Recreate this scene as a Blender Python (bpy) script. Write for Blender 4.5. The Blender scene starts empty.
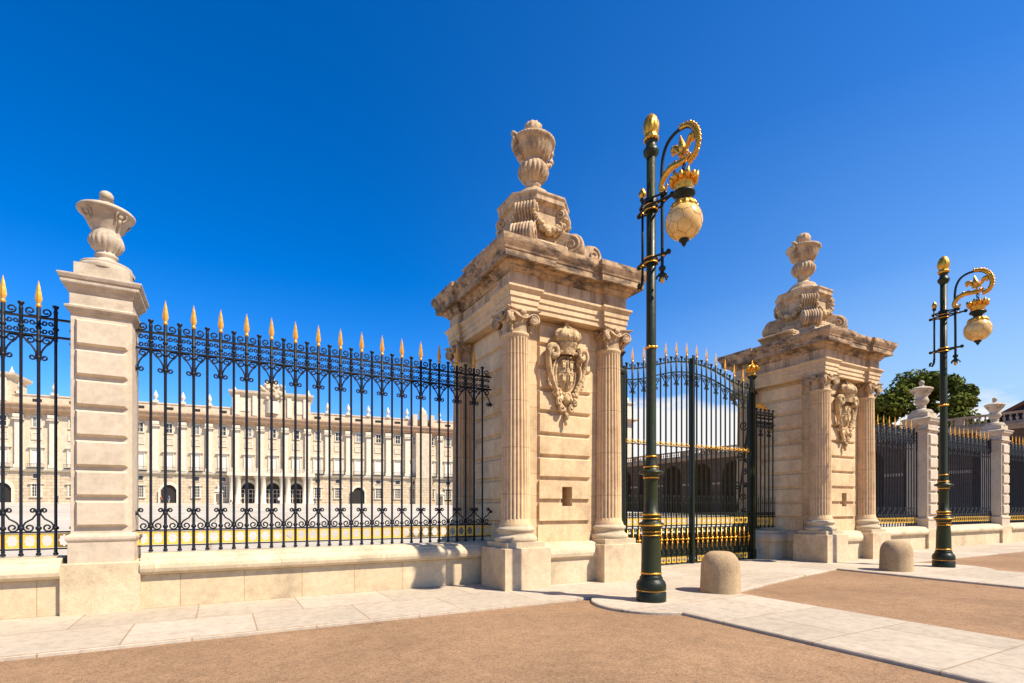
import bpy, bmesh, math, random
from mathutils import Vector, Matrix
PI = math.pi
random.seed(7)
scene = bpy.context.scene
COL = scene.collection

# ------------------------------------------------------------------ materials
def new_mat(name):
    m = bpy.data.materials.new(name); m.use_nodes = True
    nt = m.node_tree; b = nt.nodes['Principled BSDF']
    return m, nt, b
def N(nt, typ, **kw):
    n = nt.nodes.new(typ)
    for k, v in kw.items():
        if k in n.inputs: n.inputs[k].default_value = v
        else: setattr(n, k, v)
    return n
def noise(nt, co, scale, detail=6, rough=.6, sc=None):
    n = N(nt, 'ShaderNodeTexNoise'); n.inputs['Scale'].default_value = scale
    n.inputs['Detail'].default_value = detail; n.inputs['Roughness'].default_value = rough
    if sc:
        mp = N(nt, 'ShaderNodeMapping'); mp.inputs['Scale'].default_value = sc
        nt.links.new(co, mp.inputs['Vector']); co = mp.outputs[0]
    nt.links.new(co, n.inputs['Vector']); return n.outputs['Fac']
def ramp(nt, fac, stops):
    r = N(nt, 'ShaderNodeValToRGB'); nt.links.new(fac, r.inputs[0])
    el = r.color_ramp.elements
    while len(el) < len(stops): el.new(.5)
    for e, (p, c) in zip(el, stops):
        e.position = p; e.color = (c[0], c[1], c[2], 1) if hasattr(c, '__len__') else (c, c, c, 1)
    return r.outputs[0]
def mix(nt, fac, a, b, blend='MIX'):
    m = N(nt, 'ShaderNodeMix', data_type='RGBA', blend_type=blend)
    for s, v in ((m.inputs[0], fac), (m.inputs[6], a), (m.inputs[7], b)):
        if hasattr(v, 'is_linked'): nt.links.new(v, s)
        elif hasattr(v, '__len__'): s.default_value = (v[0], v[1], v[2], 1)
        else: s.default_value = v
    return m.outputs[2]
def mul(c, k): return tuple(x*k for x in c)

def stone(name, c, dark=.72, stain=0., bump=.35, grain=60, joints=None, bev=.012, rough=.85, pits=0., streak=0.):
    m, nt, b = new_mat(name)
    tc = N(nt, 'ShaderNodeTexCoord'); co = tc.outputs['Object']
    n1 = noise(nt, co, 1.3, 5); n2 = noise(nt, co, 9, 6, .7); n3 = noise(nt, co, grain, 3, .7)
    col = ramp(nt, n1, [(.3, mul(c, dark)), (.5, c), (.72, mul((c[0], c[1]*1.02, c[2]*1.06), 1.1))])
    col = mix(nt, 1, col, ramp(nt, n2, [(.3, .84), (.62, 1.06)]), 'MULTIPLY')
    col = mix(nt, 1, col, ramp(nt, n3, [(.3, .84), (.7, 1.1)]), 'MULTIPLY')
    if streak:      # rain streaks running down
        s = noise(nt, co, 1.0, 7, .68, (5.5, 5.5, .55))
        f = ramp(nt, s, [(.49, 0.), (.63, min(1, streak*1.35))])
        col = mix(nt, f, col, (.20, .12, .065))
    if stain:       # blotchy black crust
        s = noise(nt, co, 2.1, 8, .72, (1, 1, 2.2))
        f = ramp(nt, s, [(.44, 0.), (.60, stain)])
        col = mix(nt, f, col, (.10, .07, .05))
    if pits:
        v = N(nt, 'ShaderNodeTexVoronoi'); v.inputs['Scale'].default_value = 14
        nt.links.new(co, v.inputs['Vector'])
        msk = ramp(nt, noise(nt, co, 3.1, 3), [(.5, 0), (.62, 1)])
        f = ramp(nt, v.outputs['Distance'], [(.05, pits), (.13, 0.)])
        f2 = mix(nt, 1, f, msk, 'MULTIPLY')
        col = mix(nt, f2, col, (.22, .14, .08))
    if joints:      # (length, height, mortar) thin joints; x+y drives the run so every face gets them
        sep = N(nt, 'ShaderNodeSeparateXYZ'); nt.links.new(co, sep.inputs[0])
        if joints[0]:
            ad = N(nt, 'ShaderNodeMath', operation='ADD'); nt.links.new(sep.outputs[0], ad.inputs[0])
            if len(joints) > 3: ad.inputs[1].default_value = 0
            else: nt.links.new(sep.outputs[1], ad.inputs[1])
            cb = N(nt, 'ShaderNodeCombineXYZ'); nt.links.new(ad.outputs[0], cb.inputs[0])
            nt.links.new(sep.outputs[1 if len(joints) > 3 else 2], cb.inputs[1])
            br = N(nt, 'ShaderNodeTexBrick'); nt.links.new(cb.outputs[0], br.inputs['Vector'])
            br.inputs['Scale'].default_value = 1; br.inputs['Mortar Size'].default_value = joints[2]
            br.inputs['Brick Width'].default_value = joints[0]; br.inputs['Row Height'].default_value = joints[1]
            br.inputs['Mortar Smooth'].default_value = .3
            br.inputs['Color1'].default_value = (.88, .87, .85, 1); br.inputs['Color2'].default_value = (1.04, 1.03, 1.02, 1)
            br.inputs['Mortar'].default_value = (.62, .52, .42, 1)
            col = mix(nt, 1, col, br.outputs['Color'], 'MULTIPLY')
        else:
            md = N(nt, 'ShaderNodeMath', operation='PINGPONG'); nt.links.new(sep.outputs[2], md.inputs[0]); md.inputs[1].default_value = joints[1]/2
            f = ramp(nt, md.outputs[0], [(0, .55), (joints[2], 1.)])
            col = mix(nt, 1, col, f, 'MULTIPLY')
    nt.links.new(col, b.inputs['Base Color'])
    b.inputs['Roughness'].default_value = rough; b.inputs['Specular IOR Level'].default_value = .25
    hb = mix(nt, .55, n2, n3)
    bp = N(nt, 'ShaderNodeBump'); bp.inputs['Strength'].default_value = bump; bp.inputs['Distance'].default_value = .02
    nt.links.new(hb, bp.inputs['Height'])
    if bev:
        bv = N(nt, 'ShaderNodeBevel', samples=4); bv.inputs['Radius'].default_value = bev
        nt.links.new(bv.outputs[0], bp.inputs['Normal'])
    nt.links.new(bp.outputs[0], b.inputs['Normal'])
    return m
def carve(m, scale=13, dist=.035):      # chiselled relief on top of the grain
    nt = m.node_tree; b = nt.nodes['Principled BSDF']; old = b.inputs['Normal'].links[0].from_socket
    tc = N(nt, 'ShaderNodeTexCoord'); v = N(nt, 'ShaderNodeTexVoronoi'); v.inputs['Scale'].default_value = scale; v.feature = 'SMOOTH_F1'
    ds = N(nt, 'ShaderNodeMix', data_type='VECTOR'); nz = N(nt, 'ShaderNodeTexNoise'); nz.inputs['Scale'].default_value = 5; nt.links.new(tc.outputs['Object'], nz.inputs['Vector'])
    ds.inputs[0].default_value = .25; nt.links.new(tc.outputs['Object'], ds.inputs[4]); nt.links.new(nz.outputs['Color'], ds.inputs[5])
    nt.links.new(ds.outputs[1], v.inputs['Vector'])
    bp = N(nt, 'ShaderNodeBump'); bp.inputs['Strength'].default_value = .9; bp.inputs['Distance'].default_value = dist
    nt.links.new(v.outputs['Distance'], bp.inputs['Height']); nt.links.new(old, bp.inputs['Normal']); nt.links.new(bp.outputs[0], b.inputs['Normal'])
def metal(name, c, rough=.4, metallic=0., var=.2, bump=.1, spec=.5):
    m, nt, b = new_mat(name)
    tc = N(nt, 'ShaderNodeTexCoord'); co = tc.outputs['Object']
    n = noise(nt, co, 18, 5)
    nt.links.new(ramp(nt, n, [(.3, mul(c, 1-var)), (.7, mul(c, 1+var))]), b.inputs['Base Color'])
    nt.links.new(ramp(nt, n, [(.3, rough*.8), (.7, min(1, rough*1.25))]), b.inputs['Roughness'])
    b.inputs['Metallic'].default_value = metallic; b.inputs['Specular IOR Level'].default_value = spec
    bp = N(nt, 'ShaderNodeBump'); bp.inputs['Strength'].default_value = bump; bp.inputs['Distance'].default_value = .01
    nt.links.new(noise(nt, co, 45, 3), bp.inputs['Height']); nt.links.new(bp.outputs[0], b.inputs['Normal'])
    return m

LIME = (.67, .475, .27)
M = {}
M['lime'] = stone('limestone', LIME, joints=None, streak=.12)
M['lime_joint'] = stone('limestone_coursed', LIME, joints=(1.15, .46, .006), streak=.15)
M['column'] = stone('column_stone', (.67, .465, .26), joints=(0, .93, .012), streak=.14)
M['cornice'] = stone('weathered_cornice', (.50, .33, .185), stain=1., streak=.4)
M['frieze'] = stone('frieze_stone', (.55, .385, .235), streak=.6)
M['carved'] = stone('carved_stone', (.60, .42, .245), streak=.5, stain=.35, bump=.5, grain=35)
M['relief'] = stone('relief_stone', (.66, .46, .24), streak=.6, stain=.35, bump=.6, grain=35); carve(M['relief'])
M['block'] = stone('base_block_stone', (.62, .47, .30), pits=.7, bump=.5)
M['granite'] = stone('post_granite', (.57, .465, .34), bump=.3, grain=120, dark=.88)
M['granite_w'] = stone('weathered_granite', (.57, .465, .34), bump=.3, grain=120, stain=.35, dark=.85)
M['wall'] = stone('plinth_stone', (.60, .47, .30), joints=(.92, 9, .006), pits=.8, bump=.4)
M['postblock'] = stone('post_block_stone', (.60, .47, .30), pits=.8, bump=.4)
M['coping'] = stone('coping_stone', (.62, .50, .335), joints=(1.84, 9, .005), pits=.4, bump=.3)
M['boll'] = stone('bollard_granite', (.44, .31, .175), grain=42, bump=.8, bev=.02)
M['palace'] = stone('palace_stone', (.64, .52, .37), joints=None, bev=0, bump=.1, dark=.85, grain=5, streak=.12)
M['palace_w'] = stone('palace_white_stone', (.68, .60, .47), bev=0, bump=.1, dark=.92, grain=5)
M['palace_r'] = stone('palace_rusticated_stone', (.60, .49, .345), joints=(1.6, .7, .05), bev=0, bump=.1, dark=.85, grain=5)
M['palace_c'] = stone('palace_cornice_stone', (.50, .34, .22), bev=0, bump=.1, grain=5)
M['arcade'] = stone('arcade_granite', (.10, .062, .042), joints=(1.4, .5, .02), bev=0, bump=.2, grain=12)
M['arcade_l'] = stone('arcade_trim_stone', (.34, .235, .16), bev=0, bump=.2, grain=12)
M['iron'] = metal('black_painted_iron', (.008, .010, .015), .5, var=.2, spec=.3)
M['green'] = metal('dark_green_paint', (.010, .014, .005), .42, var=.1, bump=.02, spec=.3)
M['lampgreen'] = metal('bottle_green_paint', (.024, .028, .006), .42, var=.06, bump=.02, spec=.3)
M['gold'] = metal('gilding', (.80, .37, .04), .32, .75, var=.3, bump=.4)
M['goldframe'] = metal('gilded_frame_paint', (.88, .52, .06), .45, .2, var=.1)
M['goldpaint'] = metal('gilded_spear_paint', (.78, .36, .04), .42, .35, var=.15)
M['cage'] = metal('bronze_cage', (.34, .20, .07), .5, .3)
M['dark'] = metal('opening_shade_colour', (.02, .016, .013), .9, bump=0)  # near-black colour standing in for the shade inside openings
M['glass_dark'] = metal('window_glass_dark', (.03, .035, .045), .15, bump=0)
M['glass_mid'] = metal('window_glass_bright', (.22, .22, .22), .2, bump=0)
M['blind'] = metal('white_window_blind', (.66, .62, .55), .8, bump=0, var=.05)
M['tile'] = metal('roof_tile', (.30, .12, .07), .85, bump=.3)
M['slate'] = metal('dark_slate_roof', (.028, .022, .022), .85, bump=.3)
M['bark'] = metal('bark', (.10, .07, .045), .95, bump=.8)
def leafm(name, c):
    m, nt, b = new_mat(name)
    tc = N(nt, 'ShaderNodeTexCoord')
    n = noise(nt, tc.outputs['Object'], .9, 4)
    nt.links.new(ramp(nt, n, [(.35, mul(c, .6)), (.65, mul((c[0]*1.25, c[1]*1.1, c[2]), 1.2))]), b.inputs['Base Color'])
    b.inputs['Roughness'].default_value = .85; b.inputs['Specular IOR Level'].default_value = .08
    return m
M['leaf'] = leafm('foliage', (.085, .110, .014))
def globem():
    m, nt, b = new_mat('opal_glass')
    tc = N(nt, 'ShaderNodeTexCoord')
    n = noise(nt, tc.outputs['Object'], 4, 4)
    nt.links.new(ramp(nt, n, [(.3, (.62, .36, .10)), (.7, (.86, .60, .23))]), b.inputs['Base Color'])
    b.inputs['Roughness'].default_value = .22
    b.inputs['Subsurface Weight'].default_value = .35; b.inputs['Subsurface Radius'].default_value = (.12, .08, .04)
    return m
M['globe'] = globem()
def asphaltm():
    m, nt, b = new_mat('asphalt')
    tc = N(nt, 'ShaderNodeTexCoord'); co = tc.outputs['Object']
    big = noise(nt, co, .4, 5, .6); mid = noise(nt, co, 5, 5, .7); fine = noise(nt, co, 95, 2, .8)
    c = (.315, .192, .107)
    col = ramp(nt, big, [(.3, mul(c, .80)), (.55, c), (.75, mul(c, 1.15))])
    col = mix(nt, 1, col, ramp(nt, mid, [(.3, .84), (.7, 1.1)]), 'MULTIPLY')
    grit = noise(nt, co, 28, 4, .85)
    col = mix(nt, 1, col, ramp(nt, grit, [(.34, .62), (.5, 1.), (.7, 1.22)]), 'MULTIPLY')
    crk = noise(nt, co, .9, 9, .8, (1, 1.1, 1)); col = mix(nt, 1, col, ramp(nt, crk, [(.34, .80), (.44, 1.)]), 'MULTIPLY')
    col = mix(nt, 1, col, ramp(nt, fine, [(.28, .55), (.5, 1.), (.72, 1.4)]), 'MULTIPLY')
    nt.links.new(col, b.inputs['Base Color']); b.inputs['Roughness'].default_value = .92
    b.inputs['Specular IOR Level'].default_value = .2
    bp = N(nt, 'ShaderNodeBump'); bp.inputs['Strength'].default_value = .6; bp.inputs['Distance'].default_value = .008
    nt.links.new(fine, bp.inputs['Height']); nt.links.new(bp.outputs[0], b.inputs['Normal'])
    return m
M['asphalt'] = asphaltm()
def pavem(name, c, size, mort, rot=0):
    m, nt, b = new_mat(name)
    tc = N(nt, 'ShaderNodeTexCoord'); co = tc.outputs['Object']
    mp = N(nt, 'ShaderNodeMapping'); nt.links.new(co, mp.inputs['Vector']); mp.inputs['Rotation'].default_value = (0, 0, rot)
    mp.inputs['Location'].default_value = (.3, .05, 0)
    br = N(nt, 'ShaderNodeTexBrick'); nt.links.new(mp.outputs[0], br.inputs['Vector'])
    br.inputs['Scale'].default_value = 1; br.inputs['Mortar Size'].default_value = mort
    br.inputs['Brick Width'].default_value = size[0]; br.inputs['Row Height'].default_value = size[1]
    br.inputs['Mortar Smooth'].default_value = .4
    br.inputs['Color1'].default_value = (.87, .85, .81, 1); br.inputs['Color2'].default_value = (1.05, 1.03, 1.01, 1)
    br.inputs['Mortar'].default_value = (.66, .55, .44, 1)
    n1 = noise(nt, co, .8, 6, .65); n2 = noise(nt, co, 7, 6, .7); n3 = noise(nt, co, 70, 3, .8)
    col = ramp(nt, n1, [(.3, mul(c, .86)), (.6, c)])
    col = mix(nt, 1, col, ramp(nt, n2, [(.28, .76), (.55, 1.04)]), 'MULTIPLY')
    sp_ = noise(nt, co, 2.2, 9, .78); col = mix(nt, 1, col, ramp(nt, sp_, [(.33, .80), (.42, 1.)]), 'MULTIPLY')
    col = mix(nt, 1, col, ramp(nt, n3, [(.25, .82), (.6, 1.05)]), 'MULTIPLY')
    col = mix(nt, 1, col, br.outputs['Color'], 'MULTIPLY')
    nt.links.new(col, b.inputs['Base Color']); b.inputs['Roughness'].default_value = .8
    b.inputs['Specular IOR Level'].default_value = .2
    bp = N(nt, 'ShaderNodeBump'); bp.inputs['Strength'].default_value = .3; bp.inputs['Distance'].default_value = .01
    nt.links.new(n3, bp.inputs['Height']); nt.links.new(bp.outputs[0], b.inputs['Normal'])
    return m
M['pave'] = pavem('paving_slabs', (.51, .435, .345), (1.45, 1.27), .012)
M['plaza'] = pavem('plaza_paving', (.55, .50, .42), (6, 6), .05)

# ------------------------------------------------------------------ mesh builder
class MB:
    def __init__(s): s.v = []; s.f = []; s.sm = []
    def add(s, vs, fs, smooth=False, mat=None):
        o = len(s.v)
        if mat is not None: vs = [mat @ Vector(p) for p in vs]
        s.v += [tuple(p) for p in vs]
        s.f += [tuple(i+o for i in f) for f in fs]; s.sm += [smooth]*len(fs)
        return s
    def box(s, x0, x1, y0, y1, z0, z1, mat=None):
        vs = [(x, y, z) for z in (z0, z1) for y in (y0, y1) for x in (x0, x1)]
        return s.add(vs, [(0,2,3,1),(4,5,7,6),(0,1,5,4),(2,6,7,3),(0,4,6,2),(1,3,7,5)], False, mat)
    def cham(s, x0, x1, y0, y1, z0, z1, c):      # block raised towards -Y with chamfered rim (y0 front)
        vs = [(x0,y1,z0),(x1,y1,z0),(x1,y1,z1),(x0,y1,z1),(x0+c,y0,z0+c),(x1-c,y0,z0+c),(x1-c,y0,z1-c),(x0+c,y0,z1-c)]
        return vs, [(4,5,6,7),(0,1,5,4),(1,2,6,5),(2,3,7,6),(3,0,4,7)]
    def lathe(s, prof, n=32, fn=None, mat=None, smooth=True, arc=None):
        vs = []; a0, a1 = arc or (0, 2*PI); full = arc is None
        m = n if full else n+1
        for (r, z) in prof:
            for i in range(m):
                a = a0+(a1-a0)*i/n; rr = max(r, .0001)
                if fn: rr = fn(rr, z, a)
                vs.append((rr*math.cos(a), rr*math.sin(a), z))
        fs = []
        for j in range(len(prof)-1):
            for i in range(n):
                k = (i+1) % m
                fs.append((j*m+i, j*m+k, (j+1)*m+k, (j+1)*m+i))
        return s.add(vs, fs, smooth, mat)
    def tube(s, pts, r, n=6, mat=None, cap=True, flat=None, smooth=True):
        pts = [Vector(p) for p in pts]; L = len(pts)
        rs = r if hasattr(r, '__len__') else [r]*L
        vs = []; prev = None
        for i, p in enumerate(pts):
            t = (pts[min(i+1, L-1)]-pts[max(i-1, 0)])
            if t.length < 1e-9: t = Vector((0, 0, 1))
            t.normalize()
            if prev is None:
                up = Vector((0, 1, 0)) if abs(t.y) < .9 else Vector((1, 0, 0))
                nn = (up-t*up.dot(t)).normalized()
            else:
                nn = prev-t*prev.dot(t)
                nn = nn.normalized() if nn.length > 1e-6 else Vector((1, 0, 0))
            prev = nn; bb = t.cross(nn)
            for k in range(n):
                a = 2*PI*k/n+PI/n
                vs.append(p+(nn*math.cos(a)*(flat or 1)+bb*math.sin(a))*rs[i])
        fs = [(i*n+k, i*n+(k+1) % n, (i+1)*n+(k+1) % n, (i+1)*n+k) for i in range(L-1) for k in range(n)]
        if cap: fs += [tuple(range(n))[::-1], tuple((L-1)*n+k for k in range(n))]
        return s.add(vs, fs, smooth, mat)
    def plan(s, poly, prof, top=True, bottom=True, mat=None):     # moulding swept round a ccw plan polygon with mitres
        n = len(poly); P = [Vector((a, b)) for a, b in poly]; mi = []
        for i in range(n):
            d0 = (P[i]-P[i-1]).normalized(); d1 = (P[(i+1) % n]-P[i]).normalized()
            n0 = Vector((d0.y, -d0.x)); n1 = Vector((d1.y, -d1.x))
            mm = (n0+n1); mm = mm/max(.2, (1+n0.dot(n1))); mi.append(mm)
        vs = []
        for (o, z) in prof:
            for i in range(n): q = P[i]+mi[i]*o; vs.append((q.x, q.y, z))
        fs = [(j*n+i, j*n+(i+1) % n, (j+1)*n+(i+1) % n, (j+1)*n+i) for j in range(len(prof)-1) for i in range(n)]
        if bottom: fs.append(tuple(range(n))[::-1])
        if top: fs.append(tuple((len(prof)-1)*n+i for i in range(n)))
        return s.add(vs, fs, False, mat)
    def extr(s, poly, y0, y1, mat=None, smooth=False):            # polygon in XZ extruded along Y
        n = len(poly)
        vs = [(x, y0, z) for x, z in poly]+[(x, y1, z) for x, z in poly]
        fs = [tuple(range(n)), tuple(range(n, 2*n))[::-1]]+[(i, i+n, (i+1) % n+n, (i+1) % n) for i in range(n)]
        return s.add(vs, fs, smooth, mat)
    def ball(s, c, r, n=10, sc=(1, 1, 1), mat=None):
        prof = [(r*math.sin(PI*i/(n//2+1)), -r*math.cos(PI*i/(n//2+1))) for i in range(n//2+2)]
        mt = Matrix.Translation(c) @ Matrix.Diagonal((sc[0], sc[1], sc[2], 1))
        if mat is not None: mt = mat @ mt
        return s.lathe(prof, n, mat=mt)
    def build(s, name, mat, parent=None, loc=None, rot=None):
        me = bpy.data.meshes.new(name); me.from_pydata(s.v, [], s.f); me.update()
        me.polygons.foreach_set('use_smooth', s.sm)
        mats = mat if isinstance(mat, (list, tuple)) else [mat]
        for q in mats: me.materials.append(q)
        bm = bmesh.new(); bm.from_mesh(me)
        bmesh.ops.remove_doubles(bm, verts=bm.verts, dist=1e-5)
        bmesh.ops.recalc_face_normals(bm, faces=bm.faces); bm.to_mesh(me); bm.free()
        o = bpy.data.objects.new(name, me); COL.objects.link(o)
        if parent is not None: o.parent = parent
        if loc is not None: o.location = loc
        if rot is not None: o.rotation_euler = rot
        return o
def inst(o, parent, loc=None, rot=None, scale=None):
    c = o.copy(); COL.objects.link(c); c.parent = parent
    if loc is not None: c.location = loc
    if rot is not None: c.rotation_euler = rot
    if scale is not None: c.scale = scale
    return c
def kids(o): return [x for x in list(bpy.data.objects) if x.parent == o]
def copy_tree(o, parent=None):
    c = o.copy(); COL.objects.link(c); c.parent = parent
    for ch in kids(o): copy_tree(ch, c)
    return c
def tag(o, label=None, cat=None, group=None, kind=None):
    if label: o['label'] = label
    if cat: o['category'] = cat
    if group: o['group'] = group
    if kind: o['kind'] = kind
    return o
def thing(name, label, cat, loc=(0, 0, 0), rz=0, group=None):
    o = bpy.data.objects.new(name, None); COL.objects.link(o); o.location = loc; o.rotation_euler = (0, 0, rz)
    return tag(o, label, cat, group)
def struct(mb, name, m): return tag(mb.build(name, m), name.replace('_', ' '), kind='structure')
def spiral(cx, cz, r0, r1, a0, turns, n=16, y=0, plane='xz'):
    out = []
    for i in range(n+1):
        t = i/n; a = math.radians(a0)+turns*2*PI*t; r = r0+(r1-r0)*t
        p, q = cx+r*math.cos(a), cz+r*math.sin(a)
        out.append((p, y, q) if plane == 'xz' else (y, p, q))
    return out
def catmull(P, k=6):
    P = [Vector(p) for p in P]; out = []
    for i in range(len(P)-1):
        p0, p1, p2, p3 = P[max(i-1, 0)], P[i], P[i+1], P[min(i+2, len(P)-1)]
        for j in range(k):
            t = j/k
            out.append(.5*((2*p1)+(p2-p0)*t+(2*p0-5*p1+4*p2-p3)*t*t+(3*p1-p0-3*p2+p3)*t**3))
    out.append(P[-1]); return out
def rect(hx, hy): return [(-hx, -hy), (hx, -hy), (hx, hy), (-hx, hy)]

# ------------------------------------------------------------------ camera
cam = bpy.data.cameras.new('camera'); co = bpy.data.objects.new('camera', cam); COL.objects.link(co)
TH = math.atan(955/528.); brg = PI/2-TH
co.location = (0, 0, 1.6); co.rotation_euler = (PI/2, 0, -brg)
cam.sensor_width = 36; cam.sensor_fit = 'HORIZONTAL'; cam.lens = 528/1024*36
cam.shift_y = (507-341.5)/1024; cam.clip_end = 6000; cam.clip_start = .05
scene.camera = co

# ------------------------------------------------------------------ light
SUN_EL = math.radians(51); s_h = Vector((.58, -.815)).normalized()
sd = Vector((s_h.x*math.cos(SUN_EL), s_h.y*math.cos(SUN_EL), math.sin(SUN_EL)))
sl = bpy.data.lights.new('sun', 'SUN'); sl.energy = 4.95; sl.angle = math.radians(.53); sl.color = (1, .90, .74)
so = bpy.data.objects.new('sun', sl); COL.objects.link(so); so.location = sd*50
so.rotation_euler = sd.to_track_quat('Z', 'Y').to_euler()
w = bpy.data.worlds.new('World'); scene.world = w; w.use_nodes = True
nt = w.node_tree; bg = nt.nodes['Background']
sky = N(nt, 'ShaderNodeTexSky', sky_type='NISHITA'); sky.sun_disc = False
sky.sun_elevation = SUN_EL; sky.sun_rotation = math.atan2(s_h.x, s_h.y)
sky.air_density = 1.0; sky.dust_density = .35; sky.ozone_density = 3.0; sky.altitude = 600
hs = N(nt, 'ShaderNodeHueSaturation'); hs.inputs['Saturation'].default_value = 1.35; hs.inputs['Value'].default_value = .85; hs.inputs['Hue'].default_value = .497
gm = N(nt, 'ShaderNodeGamma'); gm.inputs[1].default_value = 1.18; nt.links.new(sky.outputs[0], gm.inputs[0]); nt.links.new(gm.outputs[0], hs.inputs['Color']); hs_out = mix(nt, 1, hs.outputs[0], (1.2, 1.10, 1.38), 'MULTIPLY')
tc = N(nt, 'ShaderNodeTexCoord'); sp = N(nt, 'ShaderNodeSeparateXYZ'); nt.links.new(tc.outputs['Generated'], sp.inputs[0])
# low cumulus bank towards the far right of the gate, thin streaks elsewhere
# milky brightening of the clear sky towards the sun's side
sdv = N(nt, 'ShaderNodeVectorMath', operation='DOT_PRODUCT'); nt.links.new(tc.outputs['Generated'], sdv.inputs[0]); sdv.inputs[1].default_value = (s_h.x, s_h.y, 0)
mr = N(nt, 'ShaderNodeMapRange'); nt.links.new(sdv.outputs['Value'], mr.inputs[0]); mr.inputs[1].default_value = -.62; mr.inputs[2].default_value = .35; mr.interpolation_type = 'SMOOTHSTEP'
fe = ramp(nt, sp.outputs[2], [(.0, .95), (.17, .74), (.35, .25), (.56, .08), (.85, .0)])
fm = N(nt, 'ShaderNodeMath', operation='MULTIPLY'); nt.links.new(mr.outputs[0], fm.inputs[0]); nt.links.new(fe, fm.inputs[1])
hs_mix = mix(nt, fm.outputs[0], hs_out, (3.6, 5.2, 6.2))
cn = noise(nt, tc.outputs['Generated'], 3.2, 9, .6, (1, 1, 3.2))
low = ramp(nt, sp.outputs[2], [(.02, 1.), (.16, .82), (.235, 0.)])
az = N(nt, 'ShaderNodeVectorMath', operation='DOT_PRODUCT'); nt.links.new(tc.outputs['Generated'], az.inputs[0]); az.inputs[1].default_value = (.74, .67, 0)
azr = ramp(nt, az.outputs['Value'], [(.80, .35), (.93, 1.)])
a1 = N(nt, 'ShaderNodeMath', operation='MULTIPLY'); nt.links.new(low, a1.inputs[0]); nt.links.new(azr, a1.inputs[1])
a2 = N(nt, 'ShaderNodeMath', operation='MULTIPLY_ADD'); nt.links.new(a1.outputs[0], a2.inputs[0]); a2.inputs[1].default_value = .62; nt.links.new(cn, a2.inputs[2])
zen = ramp(nt, sp.outputs[2], [(.70, 1.), (.92, .5)]); hs_mix = mix(nt, 1, hs_mix, zen, 'MULTIPLY')
cf = ramp(nt, a2.outputs[0], [(.86, 0.), (1.10, .95)])
skyc = mix(nt, cf, hs_mix, (7.4, 7.2, 7.0))
nt.links.new(skyc, bg.inputs['Color']); bg.inputs['Strength'].default_value = .082
scene.view_settings.view_transform = 'Standard'; scene.view_settings.look = 'None'
scene.view_settings.exposure = .75; scene.view_settings.gamma = 1; scene.view_settings.use_curve_mapping = False
scene.render.engine = 'CYCLES'

# ------------------------------------------------------------------ ground
b = MB(); b.box(-900, 1100, -700, 1300, -.5, -.045); struct(b, 'road', M['asphalt'])
PZ = lambda y: 0 if y < 12 else (y-12)*.0187
b = MB(); ys = [10.9, 12, 30, 60, 90, 120, 160, 260]; vs = []; fs = []
for y in ys: vs += [(-180, y, PZ(y)), (56.5, y, PZ(y))]
for i in range(len(ys)-1): fs.append((2*i, 2*i+1, 2*i+3, 2*i+2))
vs += [(-180, 10.9, -.4), (56.5, 10.9, -.4), (-180, 260, -.4), (56.5, 260, -.4)]; k = len(vs)
fs += [(k-4, k-3, 1, 0), (k-4, k-2, k-1, k-3)]
b.add(vs, fs); struct(b, 'plaza', M['plaza'])
def arc(cx, cy, r, a0, a1, n=14): return [(cx+r*math.cos(math.radians(a0+(a1-a0)*i/n)), cy+r*math.sin(math.radians(a0+(a1-a0)*i/n))) for i in range(n+1)]
L1 = (6.45, 6.75); L2 = (16.95, 6.78)
pv = [(-60, 7.55)]+arc(*L1, 1.02, 128, 253)+[(6.15, -20), (8.45, -20), (8.45, 6.60), (8.62, 6.72), (10.3, 7.15), (12, 7.55), (14.07, 7.95), (14.07, -20), (17.22, -20)]+arc(*L2, 1.02, -74, 75)+[(17.4, 7.85), (90, 7.95), (90, 10.9), (-60, 10.9)]
b = MB(); b.plan(pv, [(0, -.3), (0, -.012), (-.012, 0)], bottom=False)
o = struct(b, 'pavement', M['pave'])
bm = bmesh.new(); bm.from_mesh(o.data); bmesh.ops.triangulate(bm, faces=[f for f in bm.faces if len(f.verts) > 4]); bm.to_mesh(o.data); bm.free()

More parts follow.
